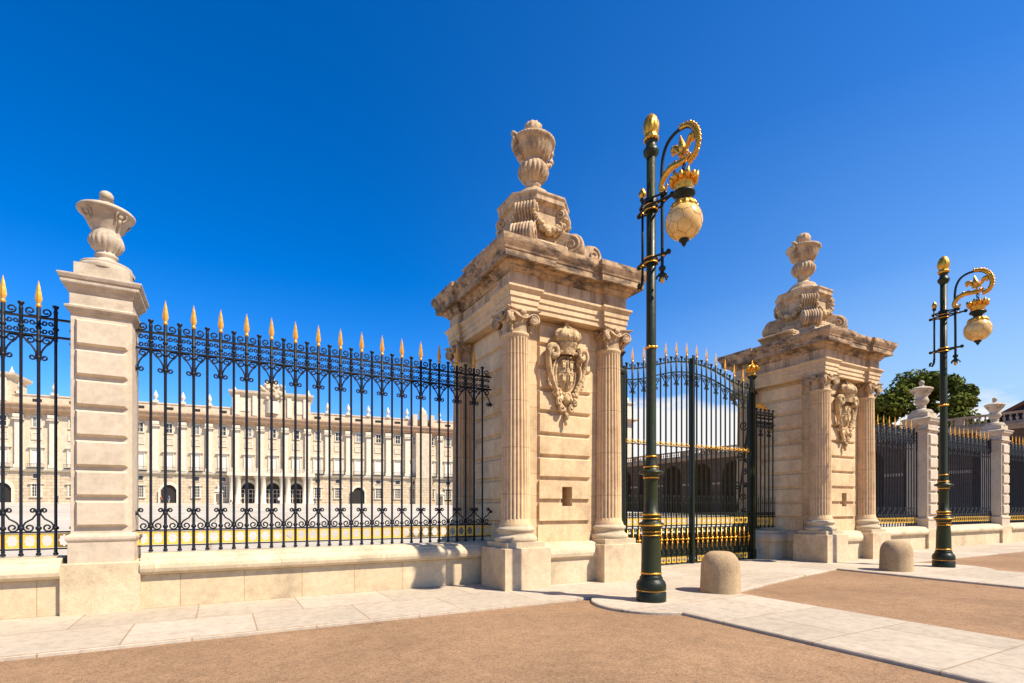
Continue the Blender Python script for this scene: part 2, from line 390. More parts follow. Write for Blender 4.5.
# ------------------------------------------------------------------ urns
def gadroon(z0, z1, n=18, k=.07):
    def fn(r, z, a):
        if z0 <= z <= z1:
            t = math.sin(PI*(z-z0)/(z1-z0))
            return r*(1+k*t*(abs(math.sin(n*a/2))*2-1))
        return r
    return fn
def rib(z0, z1, n, k): return lambda r, z, a: r*(1+k*math.cos(n*a)) if z0 <= z <= z1 else r
def make_urn_post(parent, z):
    p = [(.31, 0), (.33, .015), (.33, .05), (.28, .075), (.17, .10), (.135, .14), (.13, .17), (.15, .19), (.155, .22), (.13, .24), (.14, .27), (.19, .33), (.222, .40), (.222, .46), (.205, .53), (.185, .57), (.19, .60), (.225, .65), (.26, .73), (.295, .80), (.345, .845), (.372, .87), (.378, .895), (.355, .92), (.28, .96), (.15, 1.0), (.075, 1.03), (.07, 1.07), (.095, 1.10)]
    p2 = [(.095*math.cos(t), 1.165+.085*math.sin(t)) for t in [-.9, -.5, 0, .4, .8, 1.2, 1.57]]
    b = MB(); b.lathe(p, 72, gadroon(.26, .52)); o = b.build('urn', M['granite_w'], parent, (0, 0, z))
    b = MB(); b.lathe(p2, 20); b.build('knob', M['granite_w'], o)
    for i in range(4):
        b = MB(); a = PI/4+i*PI/2
        mt = Matrix.Rotation(a, 4, 'Z') @ Matrix.Translation((0, 0, .02)) @ Matrix.Diagonal((1, .75, 1, 1))
        b.ball((.285, 0, .79), .055, 10, (.8, 1.1, 1.1), mt); b.ball((.27, 0, .71), .04, 8, (.8, .9, 1.2), mt)
        for sg in (-1, 1):
            b.tube(catmull([(.31, sg*.03, .83), (.33, sg*.085, .82), (.30, sg*.10, .76), (.27, sg*.06, .72)], 4), .016, 5, mt)
        b.build('mask', M['granite_w'], o)
    return o
def make_urn_pier(parent, z):
    p = [(.33, 0), (.35, .02), (.35, .06), (.30, .09), (.20, .13), (.16, .18), (.155, .23), (.18, .25), (.18, .28), (.16, .30), (.19, .34), (.27, .42), (.33, .52), (.345, .60), (.33, .68), (.28, .76), (.255, .80), (.25, .83), (.31, .87), (.37, .94), (.405, 1.03), (.43, 1.12), (.465, 1.195), (.495, 1.225), (.515, 1.26), (.50, 1.30), (.42, 1.325), (.30, 1.35), (.17, 1.39), (.13, 1.43)]
    def fn(r, z, a):
        r = gadroon(.33, .78, 20, .08)(r, z, a)
        if .86 <= z <= 1.16: r *= 1+.02*math.cos(24*a)
        if 1.2 < z < 1.31: r *= 1+.018*math.cos(40*a)
        return r
    b = MB(); b.lathe(p, 120, fn); o = b.build('urn', M['carved'], parent, (0, 0, z))
    b = MB(); q = [(.13, 1.42), (.17, 1.44), (.20, 1.50), (.215, 1.58), (.20, 1.66), (.15, 1.73), (.08, 1.775), (0, 1.79)]
    b.lathe(q, 40, lambda r, z, a: r*(1+.12*math.cos(9*a+z*28)*math.sin(z*50))); b.build('knob', M['carved'], o)
    for sg in (-1, 1):
        b = MB(); mt = Matrix.Rotation(math.radians(0), 4, 'Z')
        pts = catmull([(sg*.30, 0, .86), (sg*.46, 0, .90), (sg*.50, 0, 1.02), (sg*.50, 0, 1.16), (sg*.54, 0, 1.29), (sg*.50, 0, 1.36), (sg*.43, 0, 1.33)], 5)
        b.tube(pts, [.05+.02*math.sin(i*.9) for i in range(len(pts))], 8, mt)
        b.ball((sg*.50, 0, 1.33), .065, 8, mat=mt); b.ball((sg*.45, 0, .9), .06, 8, mat=mt)
        b.build('handle', M['carved'], o)
    return o

# ------------------------------------------------------------------ fence posts
def make_post():
    t = thing('stone_post', 'x', 'stone post')
    b = MB(); b.plan(rect(.485, .44), [(-.01, -.3), (0, -.29), (0, .745), (-.015, .76)]); b.build('base_block', M['postblock'], t)
    b = MB(); b.plan(rect(.405, .395), [(0, .75), (0, 1.075), (.015, 1.09), (.025, 1.115), (.025, 1.15), (.01, 1.18), (-.03, 1.2), (-.03, 1.22)]); b.build('plinth', M['granite'], t)
    b = MB(); b.plan(rect(.375, .36), [(0, 1.21), (0, 4.50)]); o = b.build('shaft', M['granite'], t)
    b = MB()
    for k in range(7):
        z0 = 1.30+.452*k; z1 = z0+.40
        for q in range(2):
            vs, fs = b.cham(-.325, .325, -.425, -.357, z0, z1, .035)
            b.add(vs, fs, False, Matrix.Rotation(q*PI, 4, 'Z'))
    b.build('rustication', M['granite'], t)
    b = MB(); b.plan(rect(.375, .375), [(0, 4.49), (.015, 4.50), (.03, 4.53), (.06, 4.56), (.065, 4.59), (.02, 4.61), (.01, 4.62), (.01, 4.80), (.03, 4.82), (.05, 4.86), (.09, 4.90), (.10, 4.92), (.10, 4.97), (.115, 4.975), (.135, 5.02), (.135, 5.04), (0, 5.09)])
    b.build('cornice', M['granite_w'], t)
    b = MB(); b.plan(rect(.345, .345), [(0, 5.07), (0, 5.27), (-.03, 5.28)]); b.lathe([(.36, 5.265), (.37, 5.31), (.345, 5.345), (.32, 5.36), (.0, 5.37)], 40)
    b.build('pedestal', M['granite_w'], t)
    make_urn_post(t, 5.335)
    return t
post = make_post()
posts = [(-1.57, 'nearest rusticated stone post with lidded urn, at the left of the photo'),
         (24.2, 'stone post with urn just beyond the second gate pier, in front of the tree'),
         (30.85, 'farthest stone post with urn, near the right edge by the balustrade')]
for i, (x, l) in enumerate(posts):
    p = post if i == 0 else copy_tree(post)
    p.location = (x, 10.4, 0); tag(p, l, 'stone post', 'stone posts of the fence')

# ------------------------------------------------------------------ low walls
def low_wall(x0, x1, label):
    t = thing('low_wall', label, 'low wall', (x0, 0, 0), 0, 'low walls under the fence'); L = x1-x0
    b = MB(); b.box(0, L, 10.05, 10.75, -.3, .53); b.build('wall_base', M['wall'], t)
    pr = [(10.06, .53), (9.985, .545), (9.945, .585), (9.93, .64), (9.94, .70), (9.97, .745), (10.0, .77), (10.02, .785), (10.02, .80), (10.10, .84), (10.3, .855), (10.5, .855), (10.7, .84), (10.78, .80), (10.85, .70), (10.86, .62), (10.82, .55), (10.74, .53)]
    n = len(pr); b = MB(); b.add([(0, y, z) for y, z in pr]+[(L, y, z) for y, z in pr], [tuple(range(n)), tuple(range(n, 2*n))[::-1]]+[(i, (i+1) % n, (i+1) % n+n, i+n) for i in range(n)], False)
    b.build('coping', M['coping'], t); return t
low_wall(-9.3, -2.05, 'low stone wall left of the nearest post with urn')
low_wall(-1.09, 5.15, 'long low stone wall between the nearest post and the first gate pier')
low_wall(18.3, 23.72, 'low stone wall between the second gate pier and the next post')
low_wall(24.68, 30.37, 'low stone wall between the two far posts, behind the far street lamp')
low_wall(31.33, 38, 'low stone wall beyond the farthest post at the right edge')

# ------------------------------------------------------------------ iron parts (source meshes kept as first use)
def spear_mb(k=1.):
    b = MB(); b.lathe([(.022, 4.60), (.036, 4.615), (.036, 4.64), (.024, 4.65), (.026, 4.665)], 8)
    for (za, zb, ra, rb) in ((4.66, 4.72, .022, .044), (4.72, 4.76, .044, .042), (4.76, 4.90, .042, .022), (4.90, 5.01, .022, .001)):
        vs = []
        for z, r in ((za, ra), (zb, rb)):
            vs += [(r, 0, z), (0, -r*.55, z), (-r, 0, z), (0, r*.55, z)]
        b.add(vs, [(i, (i+1) % 4, 4+(i+1) % 4, 4+i) for i in range(4)])
    return b
def tall_mb():
    b = MB(); b.lathe([(.0, .865), (.03, .87), (.036, .895), (.02, .915), (.026, .93), (.022, .95), (.022, 3.78), (.027, 3.80), (.027, 4.60), (.0, 4.61)], 8)
    for z in (1.28, 4.10, 4.3): b.lathe([(.021, z-.03), (.038, z-.015), (.038, z+.015), (.021, z+.03)], 8)
    return b
def short_mb():
    b = MB(); b.lathe([(.0, .865), (.03, .87), (.036, .895), (.02, .915), (.026, .93), (.020, .95), (.020, 4.1), (.026, 4.12), (.026, 4.54), (.032, 4.56), (.022, 4.58), (.024, 4.61), (.040, 4.63), (.042, 4.655), (.0, 4.665)], 8)
    for z in (1.28, 4.3): b.lathe([(.019, z-.03), (.04, z-.015), (.04, z+.015), (.019, z+.03)], 8)
    return b
def top_scroll_mb(sides=(-1, 1)):
    b = MB(); r = .0130
    for s in sides:
        S = lambda P: [(s*x, y, z) for x, y, z in P]
        b.tube(S([(.025, 0, 4.475), (.06, 0, 4.475)]+spiral(.092, 4.54, .060, .018, -90, 1.2)), r, 5)
        for zc in (4.375, 4.25):
            b.tube(S([(.025, 0, zc-.01)]+spiral(.068, zc, .038, .014, 200, 1.1, 10)), r*.9, 5)
            b.tube(S([(.175, 0, zc-.01)]+spiral(.145, zc, .034, .014, -20, -1.1, 10)), r*.9, 5)
        b.tube(S([(.195, 0, 4.165), (.165, 0, 4.135)]+[(.14, 0, 4.085), (.115, 0, 4.055), (.085, 0, 4.03), (.05, 0, 3.97), (.028, 0, 3.91)]+spiral(.07, 3.85, .042, .014, 160, 1.15)), r, 5)
        b.tube(S([(.19, 0, 4.15), (.15, 0, 4.155)]+spiral(.095, 4.105, .058, .016, 60, 1.25)), r, 5)
    b.lathe([(0, 3.80), (.03, 3.83), (.03, 3.87), (0, 3.9)], 8)
    return b
def bottom_scroll_mb(sides=(-1, 1)):
    b = MB(); r = .0125
    for s in sides:
        S = lambda P: [(s*x, y, z) for x, y, z in P]
        b.tube(S([(.02, 0, 1.495), (.03, 0, 1.53)]+spiral(.065, 1.545, .036, .012, 170, -1.15)), r, 5)
        b.tube(S([(.02, 0, 1.50), (.05, 0, 1.455), (.07, 0, 1.42), (.11, 0, 1.395), (.15, 0, 1.365), (.175, 0, 1.32)]+spiral(.108, 1.29, .066, .018, 15, -1.3)), r, 5)
    b.ball((0, 0, 1.5), .034, 8)
    return b
def frame_mb(w, z0, z1, lob=.17, th=.014):
    b = MB(); n = 32; cz = (z0+z1)/2; hw, hz = w/2, (z1-z0)/2; vs = []
    for y in (-th/2, th/2):
        for i in range(n):
            a = 2*PI*i/n+PI/4; c, s = math.cos(a), math.sin(a); k = 1/max(abs(c), abs(s))
            vs.append((hw*c*k, y, cz+hz*s*k))
        for i in range(n):
            a = 2*PI*i/n+PI/4; c, s = math.cos(a), math.sin(a)
            q = .90*(1-(lob+.08)*(.5-.5*math.cos(8*a)))
            vs.append((hw*c*q*1.02, y, cz+hz*s*q*1.02))
    fs = []
    for i in range(n):
        j = (i+1) % n
        fs += [(i, j, n+j, n+i), (2*n+i, 3*n+i, 3*n+j, 2*n+j), (n+i, n+j, 3*n+j, 3*n+i), (i, 2*n+i, 2*n+j, j)]
    b.add(vs, fs); return b
SRC = {}
def place(key, mbf, mat, parent, loc=(0, 0, 0), name=None, rot=None):
    if key not in SRC:
        SRC[key] = mbf().build(name or key, mat, parent, loc, rot); return SRC[key]
    o = inst(SRC[key], parent, loc, rot); o.name = name or key; return o
def fence(x0, x1, xs, label, s_first_tall):
    t = thing('iron_fence', label, 'iron fence', (0, 10.4, 0), 0, 'iron fence sections')
    for z, h, d in ((4.45, .014, .024), (4.18, .014, .024), (1.22, .012, .022), (.965, .010, .018)):
        b = MB(); b.box(x0, x1, -d, d, z-h, z+h); b.build('rail', M['iron'], t)
    k = s_first_tall; n = 0; x = xs
    while x < x1-.03:
        if x > x0+.03:
            tall = (n % 2 == 0) == s_first_tall
            if tall:
                o = place('tall_bar', tall_mb, M['iron'], t, (x, 0, 0), 'bar')
                place('spearhead', spear_mb, M['goldpaint'], o)
                if x0+.1 < x < x1-.1:
                    place('upper_scroll', top_scroll_mb, M['iron'], o); place('lower_scroll', bottom_scroll_mb, M['iron'], o)
            else: place('short_bar', short_mb, M['iron'], t, (x, 0, 0), 'bar')
            if x+.2 < x1: place('gilded_frame', lambda: frame_mb(.155, .985, 1.20), M['goldframe'], t, (x+.1, 0, 0))
        x += .2; n += 1
    ends = []
    if not s_first_tall and xs-.2 > x0-.05: ends.append((xs-.2, (1,), 'r'))
    if ((n-1) % 2 == 0) != s_first_tall and x < x1+.12: ends.append((x, (-1,), 'l'))
    for (ex, sd_, kk) in ends:
        place('half_upper_'+kk, lambda: top_scroll_mb(sd_), M['iron'], t, (ex, 0, 0), 'upper_scroll')
        place('half_lower_'+kk, lambda: bottom_scroll_mb(sd_), M['iron'], t, (ex, 0, 0), 'lower_scroll')
        sd2 = sd_[0]; place('gilded_frame', None, None, t, (ex+sd2*.1, 0, 0)) if kk == 'r' else None
    return t
fence(-9.2, -1.95, -8.99, 'iron fence section left of the nearest post with urn, cut by the photo edge', False)
fence(-1.19, 5.22, -.99, 'long iron fence section between the nearest post and the first gate pier, palace behind', False)
fence(18.2, 23.83, 18.4, 'iron fence section between the second gate pier and the post with the tree behind', False)
fence(24.57, 30.48, 24.8, 'iron fence section between the two far posts, behind the far street lamp', False)
fence(31.22, 38, 31.4, 'iron fence section past the farthest post, cut by the right photo edge', False)

# ------------------------------------------------------------------ gate piers
CX1, CX2, CY = 6.43, 16.85, 10.6
HX, HY = 1.455, 1.57; W_, R_ = .60, .08
def ress(hx, hy, w, r):
    return [(-hx,-hy),(-hx+w,-hy),(-hx+w,-hy+r),(hx-w,-hy+r),(hx-w,-hy),(hx,-hy),(hx,-hy+w),(hx-r,-hy+w),(hx-r,hy-w),(hx,hy-w),(hx,hy),(hx-w,hy),(hx-w,hy-r),(-hx+w,hy-r),(-hx+w,hy),(-hx,hy),(-hx,hy-w),(-hx+r,hy-w),(-hx+r,-hy+w),(-hx,-hy+w)]
def octo(h, f): return [(-f,-h),(f,-h),(h,-f),(h,f),(f,h),(-f,h),(-h,f),(-h,-f)]
def arms_mb():
    b = MB(); sx = 1.12
    # shield with convex field, rim, scrolls
    prof = [(0, .115), (.1, .11), (.18, .09), (.24, .055), (.27, 0)]
    b.lathe(prof, 28, mat=Matrix.Translation((0, 0, -.12)) @ Matrix.Diagonal((1, 1, 1.32, 1)) @ Matrix.Rotation(PI/2, 4, 'X'))
    b.tube([(.275*math.cos(a), -.03, -.12+.365*math.sin(a)) for a in [2*PI*i/28 for i in range(29)]], .038, 6, cap=False)
    for (x, z) in ((-.1, .05), (.1, .05), (-.1, -.2), (.1, -.2)):       # quarterings: small tower / lion lumps
        b.box(x-.045, x+.045, -.135, -.07, z-.06, z+.05); b.box(x-.06, x-.03, -.14, -.07, z+.05, z+.08); b.box(x-.012, x+.012, -.14, -.07, z+.05, z+.09); b.box(x+.03, x+.06, -.14, -.07, z+.05, z+.08)
    b.tube([(0, -.12, .2), (0, -.13, -.1), (0, -.11, -.42)], .018, 5); b.tube([(-.24, -.06, -.08), (0, -.14, -.08), (.24, -.06, -.08)], .018, 5)
    b.ball((0, -.13, -.08), .06, 10, (1, .6, 1.3))
    for s in (-1, 1):
        S = lambda P: [(s*x, y, z) for x, y, z in P]
        # big side C-scroll: curls at the top, sweeps down the flank
        pts = [(.18, -.05, -.62), (.26, -.07, -.5), (.33, -.09, -.38), (.43, -.09, -.22), (.50, -.09, 0), (.53, -.10, .18)]+[(x, -.12, z) for x, _, z in spiral(.40, .26, .14, .035, -10, 1.2)]
        L = len(pts); b.tube(S(pts), [.045+.03*math.sin(PI*i/L) for i in range(L)], 7)
        pts = [(.30, -.06, .15), (.36, -.09, .05), (.40, -.09, -.1), (.36, -.08, -.25), (.30, -.06, -.38)]
        b.tube(S(catmull(pts, 4)), .035, 6)
        b.tube(S([(.1, -.06, -.5), (.17, -.08, -.6)]+[(x, -.1, z) for x, _, z in spiral(.22, -.66, .07, .02, 120, -1.1, 10)]), .035, 6)
        b.tube(S([(x, -.08, z) for x, _, z in spiral(.12, -.78, .08, .02, 60, -1.2, 10)]), .035, 6)
        b.tube(S([(x, -.08, z) for x, _, z in spiral(.43, -.33, .06, .02, 160, -1.2, 10)]), .03, 6)
        for i in range(9):      # leafage and chain beads
            a = -2.5+i*.23; b.ball((s*.40*math.cos(a*.9), -.08, -.12+.5*math.sin(a)), .035+.012*(i % 2), 6)
        for i in range(7): b.ball((s*(.05+.055*i), -.13-.01*(i % 2), .30+.02*math.cos(i)), .04, 6)
        for i in range(8):
            rnd = random.Random(i); b.ball((s*rnd.uniform(.05, .36), -.07, rnd.uniform(-.75, -.45)*1.0), rnd.uniform(.03, .05), 6)
    b.ball((0, -.08, -.6), .09, 10, (1, .8, 1.2)); b.ball((0, -.08, -.92), .06, 8, (1, .8, 1.3)); b.ball((0, -.07, -1.04), .045, 8, (1, .8, 1.5)); b.tube([(0, -.05, -.7), (0, -.05, -1.1)], .022, 6)
    return b
def crown_mb():
    b = MB(); T = Matrix.Translation((0, -.10, .42)) @ Matrix.Diagonal((1, .55, 1, 1))
    b.lathe([(.17, -.18), (.20, -.12), (.23, -.04), (.27, 0), (.29, .03), (.27, .06)], 30, mat=T)
    b.lathe([(.27, .05), (.34, .09), (.36, .16), (.33, .24), (.22, .30), (.1, .33), (.06, .34)], 48, lambda r, z, a: r*(1+.07*math.cos(8*a)), mat=T)
    for i in range(10):
        a = 2*PI*i/10; b.ball((.33*math.cos(a), .33*math.sin(a), .13), .045, 6, mat=T)
    for i in range(8):
        a = 2*PI*i/8; b.tube([(.36*math.cos(a)*math.cos(t), .36*math.sin(a)*math.cos(t), .10+.25*math.sin(t)) for t in (0, .3, .6, .9, 1.2, 1.5)], .028, 5, mat=T)
    b.ball((0, 0, .40), .075, 10, mat=T); b.box(-.02, .02, -.03, .03, .45, .56, T); b.box(-.055, .055, -.03, .03, .49, .525, T)
    return b
def capital_mb():
    b = MB()
    b.lathe([(.265, 5.06), (.262, 5.10), (.258, 5.30), (.30, 5.36), (.33, 5.40), (.30, 5.44)], 36)     # necking + echinus
    for i in range(20):
        a = 2*PI*i/20; b.ball((.31*math.cos(a), .31*math.sin(a), 5.375), .03, 6, (1, 1, 1.3))
    # abacus with hollow sides
    n = 6; pl = []
    for q in range(4):
        for i in range(n):
            t = i/n; x = -.37+.74*t; y = -.37+.085*math.sin(PI*t)
            a = q*PI/2; pl.append((x*math.cos(a)-y*math.sin(a), x*math.sin(a)+y*math.cos(a)))
    b.plan(pl, [(-.03, 5.43), (-.02, 5.45), (-.015, 5.475), (.01, 5.495), (.01, 5.515)])
    for q in range(4):
        a = q*PI/2+PI/4
        for s in (-1, 1):   # pair of volutes splayed at each corner
            mt = Matrix.Rotation(a, 4, 'Z') @ Matrix.Translation((.405, s*.045, 5.33)) @ Matrix.Rotation(-s*.42, 4, 'Z')
            sp_ = [(x, 0, z) for x, _, z in spiral(0, 0, .112, .02, 150, -2.0, 26)]
            b.tube([(-.22, 0, .10), (-.12, 0, .095)]+sp_, [.024-.010*i/28 for i in range(29)], 6, mt)
            b.lathe([(0, -.012), (.11, -.012), (.11, .012), (0, .012)], 20, mat=mt @ Matrix.Rotation(PI/2, 4, 'X'))
        mt = Matrix.Rotation(a, 4, 'Z')
        b.tube(catmull([(.38, 0, 5.24), (.33, 0, 5.16), (.31, 0, 5.08)], 4), [.03, .035, .04, .045, .04, .035, .03, .028, .02], 6, mt)
        b.ball((.31, 0, 5.10), .045, 7, mat=mt); b.ball((.32, 0, 5.17), .04, 7, mat=mt)
        mt = Matrix.Rotation(q*PI/2, 4, 'Z'); b.ball((.325, 0, 5.455), .055, 8, (.6, 1.3, 1), mt)
        b.tube(catmull([(.33, -.2, 5.42), (.33, -.1, 5.36), (.335, 0, 5.33), (.33, .1, 5.36), (.33, .2, 5.42)], 3), .022, 5, mt)
    return b
def make_pier():
    t = thing('gate_pier', 'x', 'gate pier')
    # lower stage
    b = MB(); b.plan(rect(1.33, 1.47), [(0, -.3), (0, .51), (.035, .52), (.065, .56), (.075, .63), (.06, .70), (.02, .76), (-.02, .78), (-.06, .83), (-.18, .86)]); b.build('plinth', M['coping'], t)
    # body with a deep slot
    bx, by = 1.13, 1.20; hx0, hx1, hz0, hz1 = -.04, .22, 1.62, 2.03
    b = MB()
    b.box(-bx, bx, -by+.3, by, .8, 5.5)
    b.box(-bx, hx0, -by, -by+.3, .8, 5.5); b.box(hx1, bx, -by, -by+.3, .8, 5.5)
    b.box(hx0, hx1, -by, -by+.3, .8, hz0); b.box(hx0, hx1, -by, -by+.3, hz1, 5.5)
    b.build('pier_body', M['lime_joint'], t)
    for q in range(4):
        b = MB(); d = by if q % 2 == 0 else bx; hw = .68 if q % 2 == 0 else .72
        cxo = .05 if q == 0 else 0
        for k in range(9):
            z0 = 1.29+.466*k; z1 = min(z0+.42, 5.46)
            pcs = [(-hw+cxo, hw+cxo, z0, z1)]
            if q == 0 and z0 < hz1 and z1 > hz0:
                pcs = [(-hw+cxo, hx0, z0, z1), (hx1, hw+cxo, z0, z1)]
                if z0 < hz0: pcs.append((hx0, hx1, z0, hz0))
                if z1 > hz1: pcs.append((hx0, hx1, hz1, z1))
            if len(pcs) == 1:
                vs, fs = b.cham(pcs[0][0], pcs[0][1], -d-.055, -d+.003, z0, z1, .03); b.add(vs, fs, False, Matrix.Rotation(-q*PI/2, 4, 'Z'))
            else:
                for (a0, a1, c0, c1) in pcs:
                    b.box(a0 + (.02 if a0 == -hw+cxo else 0), a1-(.02 if a1 == hw+cxo else 0), -d-.055, -d+.003, c0+(.02 if c0 == z0 else 0), c1-(.02 if c1 == z1 else 0))
        # plain base course below the rustication
        b.box(-hw+cxo, hw+cxo, -d-.03, -d+.003, .84, 1.22, Matrix.Rotation(-q*PI/2, 4, 'Z'))
        b.build('rustication', M['lime'], t)
    fl = lambda r, z, a: r*(1-.10*max(0, math.sin(a*24)+.25)**.6) if 1.36 < z < 4.97 else r
    shaft = [(.335, 1.22), (.335, 1.25), (.305, 1.30), (.30, 1.35), (.299, 1.37), (.297, 2.2), (.290, 3.0), (.279, 4.0), (.266, 4.96), (.266, 4.98), (.27, 5.01), (.29, 5.03), (.29, 5.07), (.265, 5.08)]
    for i, (sx, sy) in enumerate(((-1, -1), (1, -1), (1, 1), (-1, 1))):
        c = (sx*1.19, sy*1.27, 0)
        if i == 0:
            b = MB(); b.plan(rect(.515, .515), [(-.01, -.3), (0, -.29), (0, .79), (-.012, .80)]); blk = b.build('base_block', M['block'], t, c)
            b = MB(); b.lathe(shaft, 240, fl); col = b.build('column', M['column'], t, c)
            b = MB(); b.plan(rect(.43, .43), [(0, .79), (0, .905), (-.01, .91)])
            b.lathe([(.41, .90), (.435, .93), (.44, .97), (.42, 1.01), (.375, 1.03), (.36, 1.06), (.36, 1.10), (.385, 1.12), (.395, 1.155), (.375, 1.19), (.345, 1.20), (.34, 1.23)], 48)
            bs = b.build('column_base', M['coping'], col)
            cp = capital_mb().build('capital', M['carved'], col)
        else:
            inst(blk, t, c); cc = inst(col, t, c); inst(bs, cc); inst(cp, cc)
    pr = [(0,5.51),(0,5.61),(.022,5.615),(.022,5.73),(.044,5.735),(.044,5.84),(.07,5.86),(.10,5.90),(.10,5.94)]
    b = MB(); b.plan(ress(HX, HY, W_, R_), pr, top=True); ent = b.build('architrave', M['lime'], t)
    b = MB(); b.plan(ress(HX, HY, W_, R_), [(0, 5.93), (0, 6.23)]); b.build('frieze', M['frieze'], t)
    b = MB(); b.plan(ress(HX, HY, W_, R_), [(0,6.22),(.03,6.225),(.05,6.26),(.09,6.30),(.09,6.33),(.12,6.36),(.15,6.38),(.15,6.40),(.17,6.38),(.27,6.37),(.27,6.50),(.285,6.505),(.295,6.54),(.33,6.60),(.355,6.65),(.36,6.68),(.36,6.75),(-.15,6.86)])
    b.build('cornice', M['cornice'], t)
    # attic
    b = MB(); b.plan(rect(.98, 1.05), [(-.08, 6.75), (-.08, 7.0), (-.11, 7.05), (-.15, 7.10), (-.2, 7.2), (-.2, 7.26), (-.26, 7.32)])
    b.plan(octo(.80, .40), [(0, 7.28), (.02, 7.34), (.02, 7.42), (-.03, 7.47), (-.16, 7.52)])
    b.plan(octo(.60, .30), [(0, 7.5), (0, 8.20), (.03, 8.24), (.05, 8.32), (.12, 8.35), (.14, 8.38), (.14, 8.47), (.17, 8.52), (.17, 8.56), (0, 8.60)])
    b.plan(octo(.50, .26), [(0, 8.58), (0, 8.68), (-.05, 8.73), (-.1, 8.79)]); b.lathe([(.40, 8.76), (.41, 8.81), (.38, 8.86), (.3, 8.9), (0, 8.9)], 36)
    at = b.build('attic', M['carved'], t)
    for q in range(4):      # diagonal consoles
        mt = Matrix.Rotation(q*PI/2+PI/4, 4, 'Z') @ Matrix.Scale(1, 4)
        prf = [(.50, 8.34)]+[(.70+.12*math.cos(u), 8.22+.12*math.sin(u)) for u in (1.6, 1.0, .4, -.2, -.8)]+[(.68, 8.02), (.68, 7.92), (.76, 7.80)]+[(.94+.24*math.cos(u), 7.50+.24*math.sin(u)) for u in (1.7, 1.2, .7, .2, -.3, -.8, -1.3)]+[(.5, 7.26)]
        b = MB(); b.extr(prf, -.25, .25, mt)
        for k in range(7):
            y = -.21+.07*k
            b.tube([(x+.01, y, z) for x, z in prf[1:-1]], .032, 6, mt)
        for sg in (-1, 1):
            b.tube([(x, sg*.26, z) for x, _, z in spiral(.94, 7.50, .20, .04, 90, -1.6, 18)], .028, 5, mt)
            b.tube([(x, sg*.26, z) for x, _, z in spiral(.69, 8.21, .09, .03, 90, -1.3, 12)], .024, 5, mt)
        b.build('console', M['carved'], at)
    for q in range(4):      # fruit garlands
        b = MB(); mt = Matrix.Rotation(q*PI/2, 4, 'Z'); rr = random.Random(q)
        for i in range(13):
            u = i/12; x = -.42+.84*u; z = 8.08-.36*math.sin(PI*u); r = .045+.04*math.sin(PI*u)
            for k in range(3): b.ball((x+rr.uniform(-.02, .02), -.66-r*.5+rr.uniform(-.05, .02), z+rr.uniform(-.06, .06)), r*rr.uniform(.8, 1.1), 8, mat=mt)
        b.build('garland', M['relief'], at)
    for sg in (-1, 1):      # low side scrolls lying along the cornice
        prf = [(.5, 7.86), (.8, 7.72), (1.0, 7.70), (1.2, 7.78), (1.36, 7.80)]+[(1.36+.22*math.cos(u), 7.58+.22*math.sin(u)) for u in (1.3, .9, .5, .1, -.3, -.7, -1.1)]+[(1.40, 7.2), (1.32, 6.78), (.5, 6.78)]
        k = 1 if sg > 0 else .30
        prf = [(sg*x, 6.78+(z-6.78)*k) for x, z in prf]
        b = MB(); b.extr(prf, -.55, .55)
        for y in (-.56, .56): b.tube([(x, yy, 6.78+(z-6.78)*k) for x, yy, z in spiral(sg*1.36, 7.56, .19, .03, 90, -sg*1.6, 16, y)], .03*max(k, .5), 5)
        b.build('side_scroll', M['carved'], at)
    make_urn_pier(t, 8.84)
    c = arms_mb().build('coat_of_arms', M['relief'], t, (.0, -1.25, 4.54)); c.scale = (.90, 1.25, 1.10)
    crown_mb().build('crown', M['relief'], c)
    return t
pier = make_pier()
p2 = copy_tree(pier)
pier.location = (CX1, CY, 0); p2.location = (CX2, CY, 0)
tag(pier, 'nearest big stone gate pier with fluted columns, left of the closed gate', 'gate pier', 'gate piers')
tag(p2, 'farther big stone gate pier with shaded side, right of the closed gate', 'gate pier', 'gate piers')

# ------------------------------------------------------------------ gate
GX, GY, GW = 11.72, 10.65, 2.50
def arch_z(x):      # distance from the middle -> z of the upper rail
    s = min(1, abs(x)/GW); return 5.23+.46*(.5+.5*math.cos(PI*s**1.15))
def fleur_mb(k=1.):
    b = MB(); b.lathe([(.0, -.10), (.018, -.09), (.012, -.03), (.026, -.01), (.026, .01), (.014, .03), (.03, .07), (.018, .12), (.0, .18)], 8)
    for s in (-1, 1):
        b.ball((s*.085, 0, .02), .025, 6)
        b.tube([(s*.012, 0, .015), (s*.04, 0, .05), (s*.07, 0, .055), (s*.085, 0, .03), (s*.07, 0, .01)], .013, 5)
        b.tube([(s*.012, 0, -.015), (s*.035, 0, -.04), (s*.055, 0, -.035)], .010, 5)
    return b
def cross_mb():
    b = MB()
    for z, r in ((.0, .030),): b.ball((0, -.01, z), .045, 8)
    b.tube([(0, 0, -.26), (0, 0, .30)], .012, 5)
    b.tube([(-.085, 0, 0), (-.045, 0, 0)], [.006, .026], 5); b.tube([(.045, 0, 0), (.085, 0, 0)], [.026, .006], 5); b.tube([(-.06, 0, 0), (.06, 0, 0)], .016, 5)
    b.tube([(0, 0, .06), (0, 0, .17)], [.034, .008], 6); b.tube([(0, 0, -.06), (0, 0, -.17)], [.034, .008], 6)
    return b
